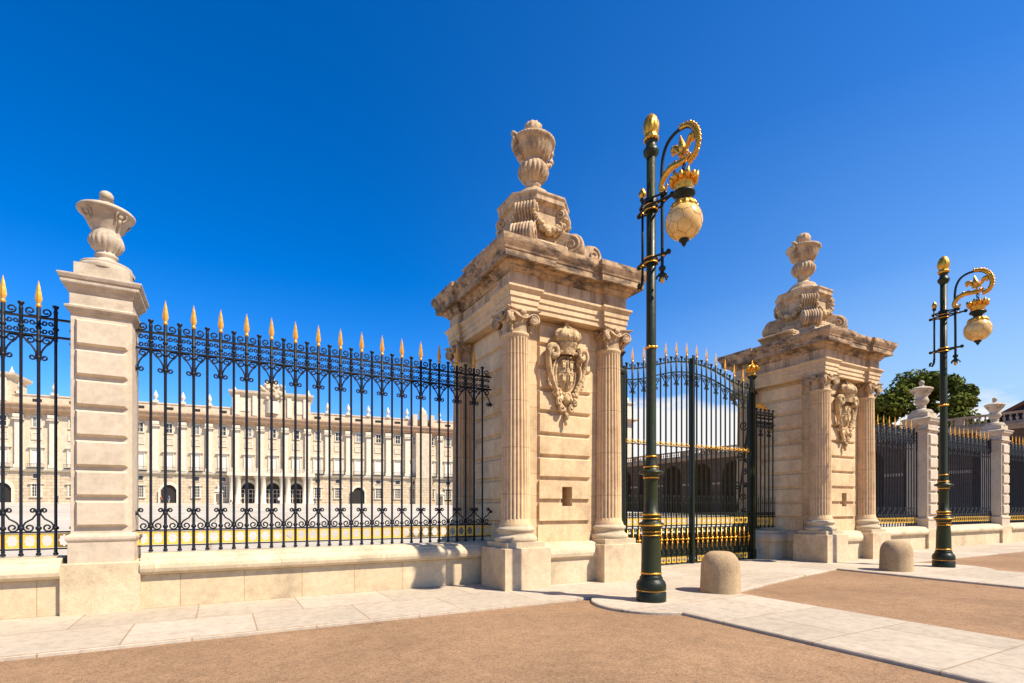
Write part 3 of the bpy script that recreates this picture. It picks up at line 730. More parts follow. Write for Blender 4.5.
def gscroll_mb():
    b = MB()
    for s in (-1, 1):
        for zz, d in ((1.0, 1), (.34, -1)):
            b.tube([(s*.012, 0, zz-.16*d), (s*.05, 0, zz-.07*d)]+spiral(s*.088, zz-d*.02, .058, .016, 200 if s > 0 else -20, -1.25*s*d, 14), .012, 5)
            b.tube([(s*.19, 0, zz-.2*d)]+spiral(s*.15, zz-.15*d, .04, .014, 0 if s > 0 else 180, 1.2*s*d, 10), .012, 5)
    b.tube([(-.19, 0, .54), (-.1, 0, .60), (0, 0, .52), (.1, 0, .60), (.19, 0, .54)], .012, 5)
    return b
def curlrow_mb():
    b = MB()
    for s in (-1, 1): b.tube([(s*.01, 0, 1.33)]+spiral(s*.05, 1.40, .045, .012, -120 if s > 0 else -60, s*1.2, 12), .011, 5)
    b.tube([(0, 0, 1.32), (0, 0, 1.58)], [.02, .004], 5)
    for s in (-1, 1): b.tube([(s*.0995, 0, 1.30), (s*.0995, 0, 1.85), (s*.0995, 0, 1.93)], [.011, .011, .002], 5)
    b.tube([(-.1, 0, 1.72), (.1, 0, 1.72)], .007, 4)
    return b
def gtop_mb():
    b = MB()
    for s in (-1, 1):
        S = lambda P: [(s*x, y, z) for x, y, z in P]
        b.tube(S([(.02, 0, .02), (.05, 0, .035)]+spiral(.07, .085, .042, .014, -90, 1.2, 12)), .011, 5)
        b.tube(S([(.19, 0, -.33), (.15, 0, -.40), (.09, 0, -.47), (.04, 0, -.55)]+spiral(.07, -.62, .04, .014, 130, 1.2, 12)), .011, 5)
        b.tube(S([(.17, 0, -.34)]+spiral(.09, -.40, .06, .016, 60, 1.3, 14)), .011, 5)
    return b
def gate_leaf(sg, label):
    t = thing('gate_leaf', label, 'iron gate', (GX, GY, 0), 0, 'gate leaves')
    X0, X1 = .05, GW
    for dz, r in ((0, .026), (-.29, .022)):
        b = MB(); b.tube([(sg*x, 0, arch_z(x)+dz) for x in [X0+(X1-X0)*i/24 for i in range(25)]], r, 4, flat=1.3, smooth=False); b.build('arched_rail', M['green'], t)
    for z0, z1 in ((.02, .05), (.225, .25), (1.075, 1.105), (1.31, 1.335), (3.27, 3.285)):
        b = MB(); b.box(min(sg*X0, sg*X1), max(sg*X0, sg*X1), -.022, .022, z0, z1); b.build('rail', M['green'], t)
    b = MB(); b.box(min(sg*X0, sg*X1), max(sg*X0, sg*X1), .006, .016, .23, .88); b.build('kick_plate', M['green'], t)
    for x, wd in ((X0-.01, .05), (X1, .045)):
        b = MB(); b.box(sg*x-wd/2*1.2, sg*x+wd/2*1.2, -.05, .05, .01, arch_z(x)+(.12 if x < 1 else .05)); b.build('stile', M['green'], t)
    k = 0; x = .2
    while x < X1-.06:
        zt = arch_z(x); tall = k % 2 == 0
        b = MB(); b.lathe([(0, .03), (.022, .03), (.022, zt-.32), (.022, zt-.3), (.022, zt+.03), (0, zt+.04)] if not tall else [(0, .03), (.024, .03), (.024, zt-.6), (.026, zt-.58), (.026, zt+.17), (0, zt+.18)], 8)
        if not tall: b.lathe([(0, zt+.03), (.022, zt+.04), (.024, zt+.09), (.042, zt+.12), (.042, zt+.15), (0, zt+.16)], 8)
        o = b.build('bar', M['green'], t, (sg*x, 0, 0))
        if tall:
            place('spearhead', spear_mb, M['goldpaint'], o, (0, 0, zt+.17-4.61)); place('gate_scroll', gtop_mb, M['green'], o, (0, 0, zt), 'upper_scroll')
        place('gilded_fleur', fleur_mb, M['gold'], o, (0, 0, 3.30))
        place('curl', curlrow_mb, M['green'], o)
        if 1:
            place('gilded_cross', cross_mb, M['gold'], o, (0, -.03, .70))
            place('lower_gate_scroll', gscroll_mb, M['green'], o, (0, 0, 0), 'lower_scroll')
        for z, h in ((0, 0),):
            place('band_frame', lambda: frame_mb(.165, 1.115, 1.30, .3, .02), M['goldframe'], t, (sg*(x+.1) if x+.1 < X1-.08 else sg*(x-.1)+0.0001, 0, 0), 'gilded_frame')
            place('bottom_frame', lambda: frame_mb(.165, .055, .22, .3, .02), M['goldframe'], t, (sg*(x+.1) if x+.1 < X1-.08 else sg*(x-.1)+0.0001, 0, 0), 'gilded_frame')
        x += .2; k += 1
    return t
gate_leaf(1, 'right leaf of the closed green and gold gate, sloping down towards the shaded pier')
gate_leaf(-1, 'left leaf of the closed green and gold gate, behind the near street lamp')
b = MB()
for X in (GX,): b.box(-.045, .045, -.075, -.052, .02, arch_z(0)+.2); b.box(-.06, .06, -.09, -.075, 5.2, 5.3)
tag(b.build('gate_rebate', M['green'], None, (GX, GY, 0)), 'vertical cover strip down the middle of the closed gate', 'gate strip')
def gate_post(sg, label):
    t = thing('gate_post', label, 'gate post', (GX+sg*(GW+.12), GY, 0), 0, 'iron gate posts')
    b = MB(); b.plan(rect(.085, .085), [(0, 0), (0, .3), (-.02, .32), (-.02, 5.05), (.02, 5.08), (.02, 5.14), (-.03, 5.2), (-.04, 5.5), (.0, 5.58), (.02, 5.6), (.02, 5.63), (-.05, 5.64)]); b.build('post', M['green'], t)
    b = MB(); b.lathe([(.05, 5.62), (.10, 5.65), (.10, 5.69), (.08, 5.70), (.13, 5.80), (.15, 5.86), (.13, 5.90)], 16, lambda r, z, a: r*(1+.1*math.cos(8*a)))
    for i in range(8):
        a = PI/4*i; b.tube([(.13*math.cos(a), .13*math.sin(a), 5.78), (.19*math.cos(a), .19*math.sin(a), 5.86), (.12*math.cos(a), .12*math.sin(a), 5.93), (0, 0, 5.99)], [.03, .035, .025, .02], 6)
    b.ball((0, 0, 6.0), .04, 8); b.lathe([(.02, 6.02), (.03, 6.06), (0, 6.12)], 8); b.build('crown', M['gold'], t)
    b = MB()        # scrolled back stay
    b.tube(catmull([(0, .08, 4.4), (0, .16, 4.0), (0, .28, 3.2), (0, .42, 2.2), (0, .62, 1.2), (0, .95, .05)], 6), .03, 5)
    for (y, z, r, s) in ((.30, 4.15, .16, 1), (.2, 3.5, .10, -1), (.42, 3.2, .14, 1), (.26, 2.7, .11, -1), (.55, 2.3, .14, 1), (.34, 1.9, .12, -1), (.72, 1.45, .16, 1), (.4, 1.1, .15, -1), (.6, .6, .16, -1), (.2, 3.05, .07, 1), (.25, 2.3, .08, 1), (.3, 1.5, .09, 1)):
        b.tube(spiral(y, z, r, .025, 200, s*1.5, 16, 0, 'yz'), .022, 5)
    b.tube([(0, .10, .02), (0, .10, 4.4)], .025, 5); b.build('back_stay', M['green'], t)
    return t
gate_post(1, 'iron gate post with gilt crown beside the shaded farther pier')
gate_post(-1, 'iron gate post hidden behind the columns of the nearer pier')
def side_panel(sg, label):
    x0 = GX+sg*(GW+.22); x1 = GX+sg*(GW+1.22); a, c = min(x0, x1), max(x0, x1)
    t = thing('side_screen', label, 'iron screen', (a, GY, 0), 0, 'narrow screens beside the gate'); L = c-a
    for z0, z1 in ((.965, .99), (1.28, 1.305), (4.18, 4.205), (4.44, 4.47)):
        b = MB(); b.box(0, L, -.022, .022, z0, z1); b.build('rail', M['green'], t)
    for i in range(5):
        x = .1+i*.2
        b = MB(); b.lathe([(0, .94), (.022, .95), (.022, 4.6), (.04, 4.63), (.04, 4.66), (0, 4.67)], 8); o = b.build('bar', M['green'], t, (x, 0, 0))
        place('gilded_frame', lambda: frame_mb(.155, .985, 1.20), M['goldframe'], t, (min(x+.1, L-.1)-.0, 0, .065))
        place('curl', curlrow_mb, M['green'], o)
        if i in (1, 3): place('upper_scroll', top_scroll_mb, M['iron'], o)
    if sg > 0:
        b = MB()
        for i in range(4):
            b.tube(spiral(.16+.14*i, 4.78-.05*abs(i-1), .08, .02, -60, 1.3 if i < 2 else -1.3, 14), .016, 5)
            b.tube([(.16+.14*i, 0, 4.66), (.16+.14*i, 0, 4.95-.05*i)], [.03, .006], 5)
        b.build('gilded_cresting', M['gold'], t)
    return t
side_panel(1, 'narrow iron screen between the gilt crowned gate post and the shaded farther pier')
side_panel(-1, 'narrow iron screen hidden behind the nearer pier')
for sg, l in ((1, 'small moulded stone plinth under the narrow screen, beside the farther pier'), (-1, 'small moulded stone plinth hidden behind the nearer pier')):
    x = GX+sg*(GW+.92); b = MB(); b.plan(rect(.42, .36), [(0, -.3), (0, .5), (.03, .52), (.06, .58), (.06, .66), (.02, .76), (-.04, .80), (-.06, .86), (-.1, .88)])
    tag(b.build('screen_plinth', M['coping'], None, (x, GY, 0)), l, 'stone plinth', 'plinths beside the gate')

# ------------------------------------------------------------------ street lamps
def make_lamp():
    t = thing('street_lamp', 'x', 'street lamp')
    b = MB(); b.lathe([(0, -.05), (.245, -.05), (.25, .01), (.25, .15), (.236, .165), (.236, .185), (.25, .20), (.25, .27), (.235, .325), (.20, .365), (.19, .38), (.195, .40), (.175, .425), (.165, .46)], 40); b.build('base', M['green'], t)
    b = MB(); b.lathe([(.165, .46), (.175, .47), (.168, .50), (.160, .9), (.145, 1.10), (.15, 1.18), (.165, 1.22), (.175, 1.25), (.214, 1.28), (.218, 1.305), (.214, 1.325), (.165, 1.345), (.145, 1.37), (.145, 1.44), (.16, 1.46), (.15, 1.50), (.115, 1.53), (.112, 1.75), (.112, 2.05), (.12, 2.08), (.125, 2.12), (.135, 2.145), (.205, 2.17), (.21, 2.19), (.205, 2.205), (.13, 2.235), (.12, 2.29), (.10, 2.36), (.092, 2.44), (.098, 2.48), (.086, 2.52), (.082, 4.4), (.076, 7.6), (.0, 7.62)], 40)
    po = b.build('post', M['lampgreen'], t)
    for r, z, h in ((.172, .475, .014), (.236, .185, .010), (.165, 1.12, .008), (.160, 1.18, .006), (.214, 1.29, .012), (.155, 1.47, .014), (.128, 2.10, .014), (.124, 2.28, .012), (.100, 2.46, .012), (.088, 4.32, .018), (.155, 1.40, .009)):
        b = MB(); b.lathe([(r-.02, z-h), (r+.004, z-h), (r+.007, z), (r+.004, z+h), (r-.02, z+h)], 32); b.build('gilt_ring', M['gold'], po)
    b = MB()
    for i in range(4): a = i*PI/2+.4; b.ball((.088*math.cos(a), .088*math.sin(a), 4.32), .03, 8)
    b.build('rosette', M['gold'], po)
    b = MB(); b.lathe([(.078, 7.56), (.10, 7.60), (.13, 7.65), (.125, 7.70), (.10, 7.73), (.085, 7.78), (.085, 7.82), (.12, 7.86)], 24, rib(7.6, 7.71, 12, .04)); b.build('collar', M['lampgreen'], t)
    b = MB(); b.lathe([(.08, 7.83), (.125, 7.86), (.13, 7.90), (.095, 7.94), (.105, 7.97), (.125, 8.03), (.13, 8.10), (.115, 8.19), (.08, 8.26), (.03, 8.31), (0, 8.315)], 48, lambda r, z, a: r*(1+.09*math.cos(10*a+6*z)*(1 if math.sin(z*52) > 0 else -1)) if z > 7.95 else r*(1+.04*math.cos(12*a))); b.build('finial', M['gold'], t)
    # bracket in the plane x = 0, arm towards -Y (the street)
    b = MB()
    for z, y0, y1 in ((6.70, .30, -.48), (6.80, .24, -.32), (5.80, .30, -.40)):
        for sx in (-.095, .095): b.tube([(sx*.3, y0, z), (sx, .10, z), (sx, -.12, z), (sx*.3, -.30, z), (0, y1, z)], .020, 6)
        b.ball((0, y1, z), .045, 8); b.ball((0, y0, z), .04, 8)
        b.lathe([(.09, z-.06), (.115, z-.05), (.11, z), (.115, z+.05), (.09, z+.06)], 24)
    b.build('bracket', M['green'], t)
    b = MB()
    for z in (6.66, 6.74, 5.84, 5.76): b.lathe([(.10, z-.01), (.122, z-.01), (.122, z+.01), (.10, z+.01)], 24)
    for y, z in ((-.30, 6.71), (.22, 6.71), (-.28, 5.80), (.22, 5.80)): b.ball((0, y, z), .035, 8)
    b.build('bracket_gilding', M['gold'], t)
    b = MB(); b.tube([(0, .21, 5.62), (0, .21, 6.98)], .022, 8); b.lathe([(.02, 6.9), (.05, 6.95), (.03, 7.0)], 10, mat=Matrix.Translation((0, .21, 0)))
    b.tube([(0, .21, 5.62), (0, .22, 5.50), (0, .26, 5.42), (0, .31, 5.44), (0, .31, 5.5), (0, .27, 5.52)], .026, 6); b.build('back_rod', M['green'], t)
    b = MB(); b.lathe([(.03, 6.98), (.06, 7.02), (.06, 7.07), (.03, 7.14), (0, 7.17)], 12, rib(6.98, 7.1, 5, .15), mat=Matrix.Translation((0, .21, 0))); b.build('back_finial', M['gold'], t)
    b = MB(); rod = catmull([(0, -.26, 5.50), (0, -.26, 6.3), (0, -.25, 6.9), (0, -.25, 7.2), (0, -.28, 7.42), (0, -.37, 7.58), (0, -.52, 7.65), (0, -.70, 7.64), (0, -.86, 7.56), (0, -.97, 7.40), (0, -.99, 7.22), (0, -.93, 7.10), (0, -.83, 7.06)], 6)
    b.tube(rod, .027, 8)
    b.lathe([(.02, 5.62), (.055, 5.60), (.06, 5.56), (.035, 5.54), (.035, 5.50), (.07, 5.48), (.05, 5.44), (.02, 5.42)], 12, mat=Matrix.Translation((0, -.26, 0)))
    for i in range(5): a = 2*PI*i/5; b.tube([(.03*math.cos(a), -.26+.03*math.sin(a), 5.46), (.08*math.cos(a), -.26+.08*math.sin(a), 5.45), (.10*math.cos(a), -.26+.10*math.sin(a), 5.40)], .016, 5)
    cr = b.build('scroll_arm', M['green'], t)
    b = MB(); b.lathe([(.0, 5.32), (.03, 5.35), (.035, 5.40), (.02, 5.45)], 10, mat=Matrix.Translation((0, -.26, 0))); b.build('pendant', M['gold'], cr)
    b = MB(); outer = catmull([(0, -.66, 7.66), (0, -.84, 7.60), (0, -.97, 7.44), (0, -1.01, 7.25), (0, -.95, 7.09), (0, -.83, 7.04)], 6)
    b.tube(outer, .034, 7, flat=1.2)
    for i, p in enumerate(outer[::2]): b.ball(p+(p-Vector((0, -.72, 7.3))).normalized()*.042, .028, 7)
    for i, p in enumerate(outer[1::2]): b.ball(p+(p-Vector((0, -.72, 7.3))).normalized()*.035, .026, 6)
    leaf = catmull([(0, -.86, 7.16), (0, -.76, 7.10), (0, -.60, 7.12), (0, -.46, 7.14), (0, -.32, 7.09), (0, -.24, 6.98), (0, -.24, 6.88), (0, -.33, 6.85), (0, -.37, 6.92)], 5)
    Ln = len(leaf); b.tube(leaf, [.016+.030*math.sin(PI*min(1, (i+3)/Ln)) for i in range(Ln)], 7, flat=1.3)
    for i in range(4, Ln-6, 4): b.ball(leaf[i]+Vector((0, 0, .045)), .035, 6)
    b.build('gilt_leaf', M['gold'], cr)
    b = MB()        # fleur-de-lis inside the scroll
    b.tube([(0, -.72, 7.14), (0, -.70, 7.24)], .02, 6)
    b.tube(catmull([(0, -.71, 7.24), (0, -.69, 7.34), (0, -.67, 7.46), (0, -.655, 7.56)], 4), [.02, .035, .05, .058, .062, .06, .052, .042, .034, .024, .014, .008, .004], 8)
    for s in (-1, 1):
        pts = catmull([(0, -.71, 7.23), (0, -.71-s*.09, 7.30), (0, -.71-s*.15, 7.40), (0, -.71-s*.21, 7.40), (0, -.71-s*.20, 7.31)], 4)
        b.tube(pts, [.02+.028*math.sin(PI*i/len(pts)) for i in range(len(pts))], 7)
    b.box(-.03, .03, -.80, -.62, 7.22, 7.26); b.build('fleur_de_lis', M['gold'], cr)
    # lantern
    T = Matrix.Translation((0, -.73, 0))
    b = MB(); b.tube([(0, 0, 7.05), (0, 0.03, 7.0), (0, 0, 6.96), (0, -.02, 6.92), (0, 0, 6.86)], .012, 5, T)
    for z in (7.02, 6.93): b.tube([(0, .028*math.cos(a), z+.035*math.sin(a)) for a in [2*PI*i/10 for i in range(11)]], .009, 4, T, cap=False)
    b.lathe([(0, 6.62), (.165, 6.60), (.175, 6.56), (.11, 6.52), (.09, 6.48), (.11, 6.43), (.17, 6.40), (.19, 6.32)], 28, mat=T)
    b.lathe([(.075, 5.875), (.07, 5.85), (.08, 5.83), (.04, 5.80), (.035, 5.77), (.015, 5.75), (0, 5.72)], 16, mat=T); la = b.build('lantern_fitting', M['green'], t); Tc = T @ Matrix.Diagonal((.77, .77, 1, 1))
    b = MB(); b.lathe([(.16, 6.58), (.185, 6.62), (.19, 6.68), (.21, 6.76), (.25, 6.82)], 48, rib(6.6, 6.84, 12, .05), mat=Tc)
    for i in range(12):
        a = 2*PI*i/12; h = .09 if i % 2 == 0 else .05
        b.tube([(.215*math.cos(a), .215*math.sin(a), 6.74), (.25*math.cos(a), .25*math.sin(a), 6.80), (.285*math.cos(a), .285*math.sin(a), 6.79+h)], [.05, .055, .022], 6, Tc)
    b.lathe([(.21, 6.80), (.15, 6.88), (.05, 6.90), (0, 6.90)], 24, mat=Tc); b.build('gilt_crown', M['gold'], la)
    b = MB(); b.lathe([(.12, 6.47), (.15, 6.44), (.23, 6.42), (.27, 6.37), (.25, 6.33)], 48, rib(6.3, 6.43, 14, .06), mat=Tc)
    for i in range(14): a = 2*PI*i/14; b.ball((.255*math.cos(a), .255*math.sin(a), 6.35), .035, 6, mat=Tc)
    b.build('gilt_skirt', M['gold'], la)
    gc, gr = 6.13, .285
    b = MB(); b.ball((0, 0, gc), gr, 40, mat=T); gl = b.build('globe', M['globe'], la)
    b = MB(); ph = (1+5**.5)/2; V = []     # honeycomb cage (truncated icosahedron)
    for a_, b_, c_ in ((0, 1, 3*ph), (1, 2+ph, 2*ph), (ph, 2, 2*ph+1)):
        for i in (1, -1):
            for j in (1, -1):
                for k in (1, -1):
                    q = (a_*i, b_*j, c_*k); V += [q, (q[1], q[2], q[0]), (q[2], q[0], q[1])]
    V = [Vector(v).normalized() for v in {tuple(round(x, 5) for x in v) for v in V}]
    for i in range(len(V)):
        for j in range(i+1, len(V)):
            if (V[i]-V[j]).length < .45:
                b.tube([((V[i]*(1-u)+V[j]*u).normalized()*(gr+.003)) + Vector((0, 0, gc)) for u in (0, .5, 1)], .0021, 4, T)
    b.build('cage', M['cage'], gl)
    return t
lamp = make_lamp(); lamp.location = (*L1, 0); lamp2 = copy_tree(lamp); lamp2.location = (*L2, 0)
tag(lamp, 'nearest tall green and gold lamp post in front of the gate, honeycomb globe', 'street lamp', 'green and gold street lamps')
tag(lamp2, 'farther tall lamp post with gold scroll arm at the right, before the tree', 'street lamp', 'green and gold street lamps')

# ------------------------------------------------------------------ bollards
def bollard(x, y, r, h, label):
    b = MB(); pr = [(r*1.0, -.06), (r*1.0, .05), (r*.97, h*.55)]
    pr += [(r*(.38+.59*math.cos(u)), h*.58+h*.42*math.sin(u)) for u in (.15, .4, .65, .9, 1.1, 1.3, 1.45)]+[(r*.2, h), (0, h*1.003)]
    rr = random.Random(x); ph = rr.uniform(0, 6)
    b.lathe(pr, 48, lambda r_, z, a: r_*(1+.012*math.sin(3*a+ph)+.006*math.sin(11*a+z*9)))
    tag(b.build('bollard', M['boll'], None, (x, y, 0)), label, 'bollard', 'round topped granite bollards')
bollard(8.29, 6.84, .36, .76, 'round topped granite bollard beside the nearest lamp post')
bollard(14.93, 6.97, .36, .76, 'farther round topped granite bollard left of the far lamp post')

# ------------------------------------------------------------------ palace (far, 110-150 m)
pal = thing('palace', 'long pale royal palace facade seen far away through the left fence', 'palace', (4.3, 146.1, 0), -math.radians(6))
S0, S1 = -66., 57.
def pbox(x0, x1, y0, y1, z0, z1, name, m, par=pal):
    b = MB(); b.box(x0, x1, y0, y1, z0, z1); return b.build(name, m, par)
pbox(S0, S1, 0, 24, 1.0, 9.5, 'ground_storey', M['palace_r'])
pbox(S0, S1, .02, 24, 9.5, 22.4, 'wall', M['palace'])
b = MB(); b.plan([(S0, 0), (S1, 0), (S1, 24), (S0, 24)], [(0, 9.3), (.5, 9.45), (.6, 9.7), (.6, 9.95), (.1, 10.0)], bottom=True); b.build('string_course', M['palace_w'], pal)
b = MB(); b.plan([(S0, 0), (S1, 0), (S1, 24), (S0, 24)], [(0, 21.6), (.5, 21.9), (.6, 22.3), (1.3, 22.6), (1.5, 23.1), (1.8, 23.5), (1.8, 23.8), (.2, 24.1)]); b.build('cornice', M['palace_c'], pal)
b = MB(); b.plan([(S0, .3), (S1, .3), (S1, 23.7), (S0, 23.7)], [(0, 24), (0, 25.7), (.15, 25.75), (.15, 26.05), (-.3, 26.1)]); b.build('parapet', M['palace'], pal)
def win_main():
    b = MB(); b.box(-1.25, 1.25, -.35, .05, 10.2, 10.45); b.box(-1.1, -.8, -.2, .05, 10.4, 14.1); b.box(.8, 1.1, -.2, .05, 10.4, 14.1); b.box(-1.1, 1.1, -.25, .05, 14.0, 14.5)
    b.extr([(-1.5, 14.6), (1.5, 14.6), (0, 15.4)], -.5, .05); b.box(-1.5, 1.5, -.5, .05, 14.45, 14.62); return b
def win_pane(x0, x1, z0, z1): 
    def f():
        b = MB(); b.box(x0, x1, -.06, .05, z0, z1); return b
    return f
def win_top():
    b = MB(); b.box(-.85, -.6, -.16, .05, 19.0, 21.3); b.box(.6, .85, -.16, .05, 19.0, 21.3); b.box(-.85, .85, -.16, .05, 21.1, 21.4); b.box(-.95, .95, -.22, .05, 18.8, 19.02); b.box(-.05, .05, -.09, .05, 19, 21.1); b.box(-.6, .6, -.09, .05, 20.0, 20.1); return b
def win_mez():
    b = MB(); b.box(-.9, .9, -.14, .05, 16.2, 16.4); b.box(-.9, .9, -.14, .05, 17.6, 17.8); b.box(-.9, -.7, -.14, .05, 16.4, 17.6); b.box(.7, .9, -.14, .05, 16.4, 17.6); return b
def win_gr():
    b = MB(); b.box(-1, -.7, -.2, .05, 3.9, 6.7); b.box(.7, 1, -.2, .05, 3.9, 6.7); b.box(-1.3, 1.3, -.4, .05, 6.6, 6.95); b.box(-1.1, 1.1, -.3, .05, 3.7, 3.95)
    for x in (-.35, 0, .35): b.box(x-.05, x+.05, -.1, .05, 3.9, 6.6)
    for z in (4.6, 5.3, 6.0): b.box(-.7, .7, -.1, .05, z-.04, z+.04)
    b.box(-.75, .75, -.15, .05, 7.7, 7.85); b.box(-.75, .75, -.15, .05, 8.8, 8.95); return b
def balc():
    b = MB(); b.box(-1.5, 1.5, -1.0, .05, 9.98, 10.12); b.box(-1.5, 1.5, -.98, -.92, 10.95, 11.0)
    for i in range(13): b.box(-1.48+i*.245, -1.44+i*.245, -.97, -.93, 10.1, 10.97)
    return b
def pilaster_mb():
    b = MB(); b.box(-.62, .62, -.55, .05, 10.0, 20.6); b.box(-.8, .8, -.7, .05, 10.0, 10.8); b.box(-.72, .72, -.66, .05, 20.6, 20.9); b.box(-.85, .85, -.8, .05, 20.9, 21.6); b.box(-1.0, 1.0, -.95, -.02, 20.4, 20.65); return b
def vase_mb():
    b = MB(); b.box(-.5, .5, -.1, .9, 26.0, 26.6); b.lathe([(.2, 26.6), (.15, 26.9), (.45, 27.3), (.5, 27.8), (.3, 28.1), (.35, 28.3), (.12, 28.5), (.14, 28.8), (0, 28.9)], 12, mat=Matrix.Translation((0, .4, 0))); return b
def door_mb():
    b = MB(); o = [(-2.1, 2), (-2.1, 5.6)]+[(1.9*-math.cos(u), 5.6+1.9*math.sin(u)) for u in [PI*i/10 for i in range(1, 10)]]+[(1.9, 5.6), (1.9, 2)]
    i_ = [(x*.8, 5.2+(z-5.6)*.85 if z > 5.6 else z) for x, z in o]; n = len(o)
    vs = [(x, y, z) for y in (-.45, .05) for x, z in o]+[(x, y, z) for y in (-.45, .05) for x, z in i_]; fs = []
    for k in range(n-1): fs += [(k, k+1, 2*n+k+1, 2*n+k), (k, n+k, n+k+1, k+1), (2*n+k, 2*n+k+1, 3*n+k+1, 3*n+k)]
    b.add(vs, fs); return b
def doorway_mb():
    b = MB(); o = [(-1.62, 2)]+[(-1.62*math.cos(u), 5.2+1.62*math.sin(u)) for u in [PI*i/10 for i in range(11)]]+[(1.62, 2)]
    b.extr(o, -.05, .05); return b
pil_s = [-64.5, -58.9, -53.3, -47.7, -42.3, -36.4, -29.5, -23.6, -17.6, -12.1, -6.6, -.8, 4.6, 10.2, 15.5, 20.4, 25.6, 30.8, 36.0, 41.2, 45.6, 50.4, 55.4]
doors = {8, 16, 3}
for i, s in enumerate(pil_s):
    place('pilaster', pilaster_mb, M['palace_w'], pal, (s, 0, 0))
    if not (-1.5 < s < 16): place('vase', vase_mb, M['palace_w'], pal, (s, 0, 0))
    if i == len(pil_s)-1: break
    c = (s+pil_s[i+1])/2; portico = 11 <= i <= 13
    wm = place('main_window', win_main, M['palace_w'], pal, (c, 0, 0), 'window'); place('blind', win_pane(-.8, .8, 10.45, 14.0), M['blind'], wm)
    place('balcony', balc, M['iron'], wm)
    wt = place('top_window', win_top, M['palace_w'], pal, (c, 0, 0), 'window'); place(*(('top_pane', win_pane(-.6, .6, 19.02, 21.1), M['glass_dark'], wt) if i % 5 in (0, 2, 3) else ('top_pane_light', win_pane(-.6, .6, 19.02, 21.1), M['glass_mid'], wt)), name='pane')
    wz = place('mezzanine_window', win_mez, M['palace_w'], pal, (c, 0, 0), 'window'); place('mezzanine_pane', win_pane(-.7, .7, 16.4, 17.6), M['palace'], wz, name='shutter')
    if portico or i in doors:
        d = place('doorway', door_mb, M['palace_w'], pal, (c, 0, 0)); place('doorway_shade_panel', doorway_mb, M['dark'], d, (0, 0, 0))  # flat dark panel, shade of the doorway put into its colour
        if portico:
            d.scale = (1.05, 1, 1.12); b = MB()
            for q in (-.85, 0, .85): b.box(q-.07, q+.07, -.16, -.06, 2.2, 5.3)
            for q in (3.4, 4.4, 5.3): b.box(-1.55, 1.55, -.16, -.06, q-.06, q+.06)
            b.build('glazing_bars', M['palace_w'], d)
    else:
        g = place('ground_window', win_gr, M['palace_w'], pal, (c, 0, 0), 'window'); place('ground_pane', win_pane(-.7, .7, 3.9, 6.6), M['glass_dark'], g, name='pane')
        place('small_pane', win_pane(-.55, .55, 7.85, 8.8), M['glass_dark'], g, name='pane')
    # dark panels on the solid parapet, coloured as the shade of openings
    place('parapet_shade_panel', win_pane(-.8, .8, 24.5, 25.1), M['dark'], pal, (c, .3, 0))
def columns_portico(s):
    b = MB(); b.lathe([(.75, 2), (.75, 2.6), (.6, 2.7), (.55, 8.6), (.75, 8.8), (.8, 9.3)], 16); return b.build('portico_column', M['palace_w'], pal, (s, -1.9, 0))
for s in (-1.6, -.2, 3.9, 5.3, 9.5, 10.9, 14.8, 16.2): columns_portico(s)
b = MB(); b.box(-2.6, 17.2, -2.8, .1, 9.2, 9.9); b.build('portico_slab', M['palace_w'], pal)
b = MB(); b.box(-2.5, 17.1, -2.75, -2.6, 10.9, 11.05); b.box(-2.5, 17.1, -2.75, -2.55, 9.9, 10.05)
for i in range(49): b.box(-2.4+i*.4, -2.25+i*.4, -2.75, -2.62, 10.0, 10.92)
b.build('portico_balustrade', M['palace_w'], pal)
def attic(x0, x1, ztop, pole=True):
    b = MB(); b.plan([(x0, -.3), (x1, -.3), (x1, 7), (x0, 7)], [(0, 24), (0, 29.0), (.3, 29.3), (.7, 29.7), (.8, 30.2), (0, 30.4)]); o = b.build('attic', M['palace'], pal)
    cx = (x0+x1)/2
    for q in (x0+1.2, x0+5.0, x1-5.0, x1-1.2):
        b = MB(); b.box(q-.5, q+.5, -.75, -.25, 24.2, 29.1); b.build('attic_pilaster', M['palace_w'], o)
    b = MB()
    for q in (cx-6.2, cx+6.2): b.box(q-1.1, q+1.1, -.45, -.25, 25.2, 28.2)
    b.lathe([(1.6, 25), (1.6, 28.0)], 18, mat=Matrix.Translation((cx, .2, 0))); b.build('attic_relief', M['palace_w'], o)
    b = MB(); b.extr([(cx-3.2, 30.2), (cx-3.0, 31.2), (cx-1.6, 31.9), (cx-1.3, 33.0), (cx, 33.9), (cx+1.3, 33.0), (cx+1.6, 31.9), (cx+3.0, 31.2), (cx+3.2, 30.2)], -.6, .6)
    rr = random.Random(3)
    for k in range(26): b.ball((cx+rr.uniform(-2.8, 2.8), -.7, rr.uniform(28.6, 32.2)), rr.uniform(.25, .55), 7)
    b.build('clock_crest', M['palace'], o)
    for q in (x0+.4, x1-.4): b = MB(); b.lathe([(.5, 30.2), (.4, 30.9), (.2, 31.2), (.12, 31.6), (.05, 33.0 if q < cx else 31.8), (0, 33.1 if q < cx else 31.9)], 10, mat=Matrix.Translation((q, 1, 0))); b.build('finial', M['palace_w'], o)
attic(-1.7, 16.2, 30.4); attic(-60.5, -43.5, 30.4)
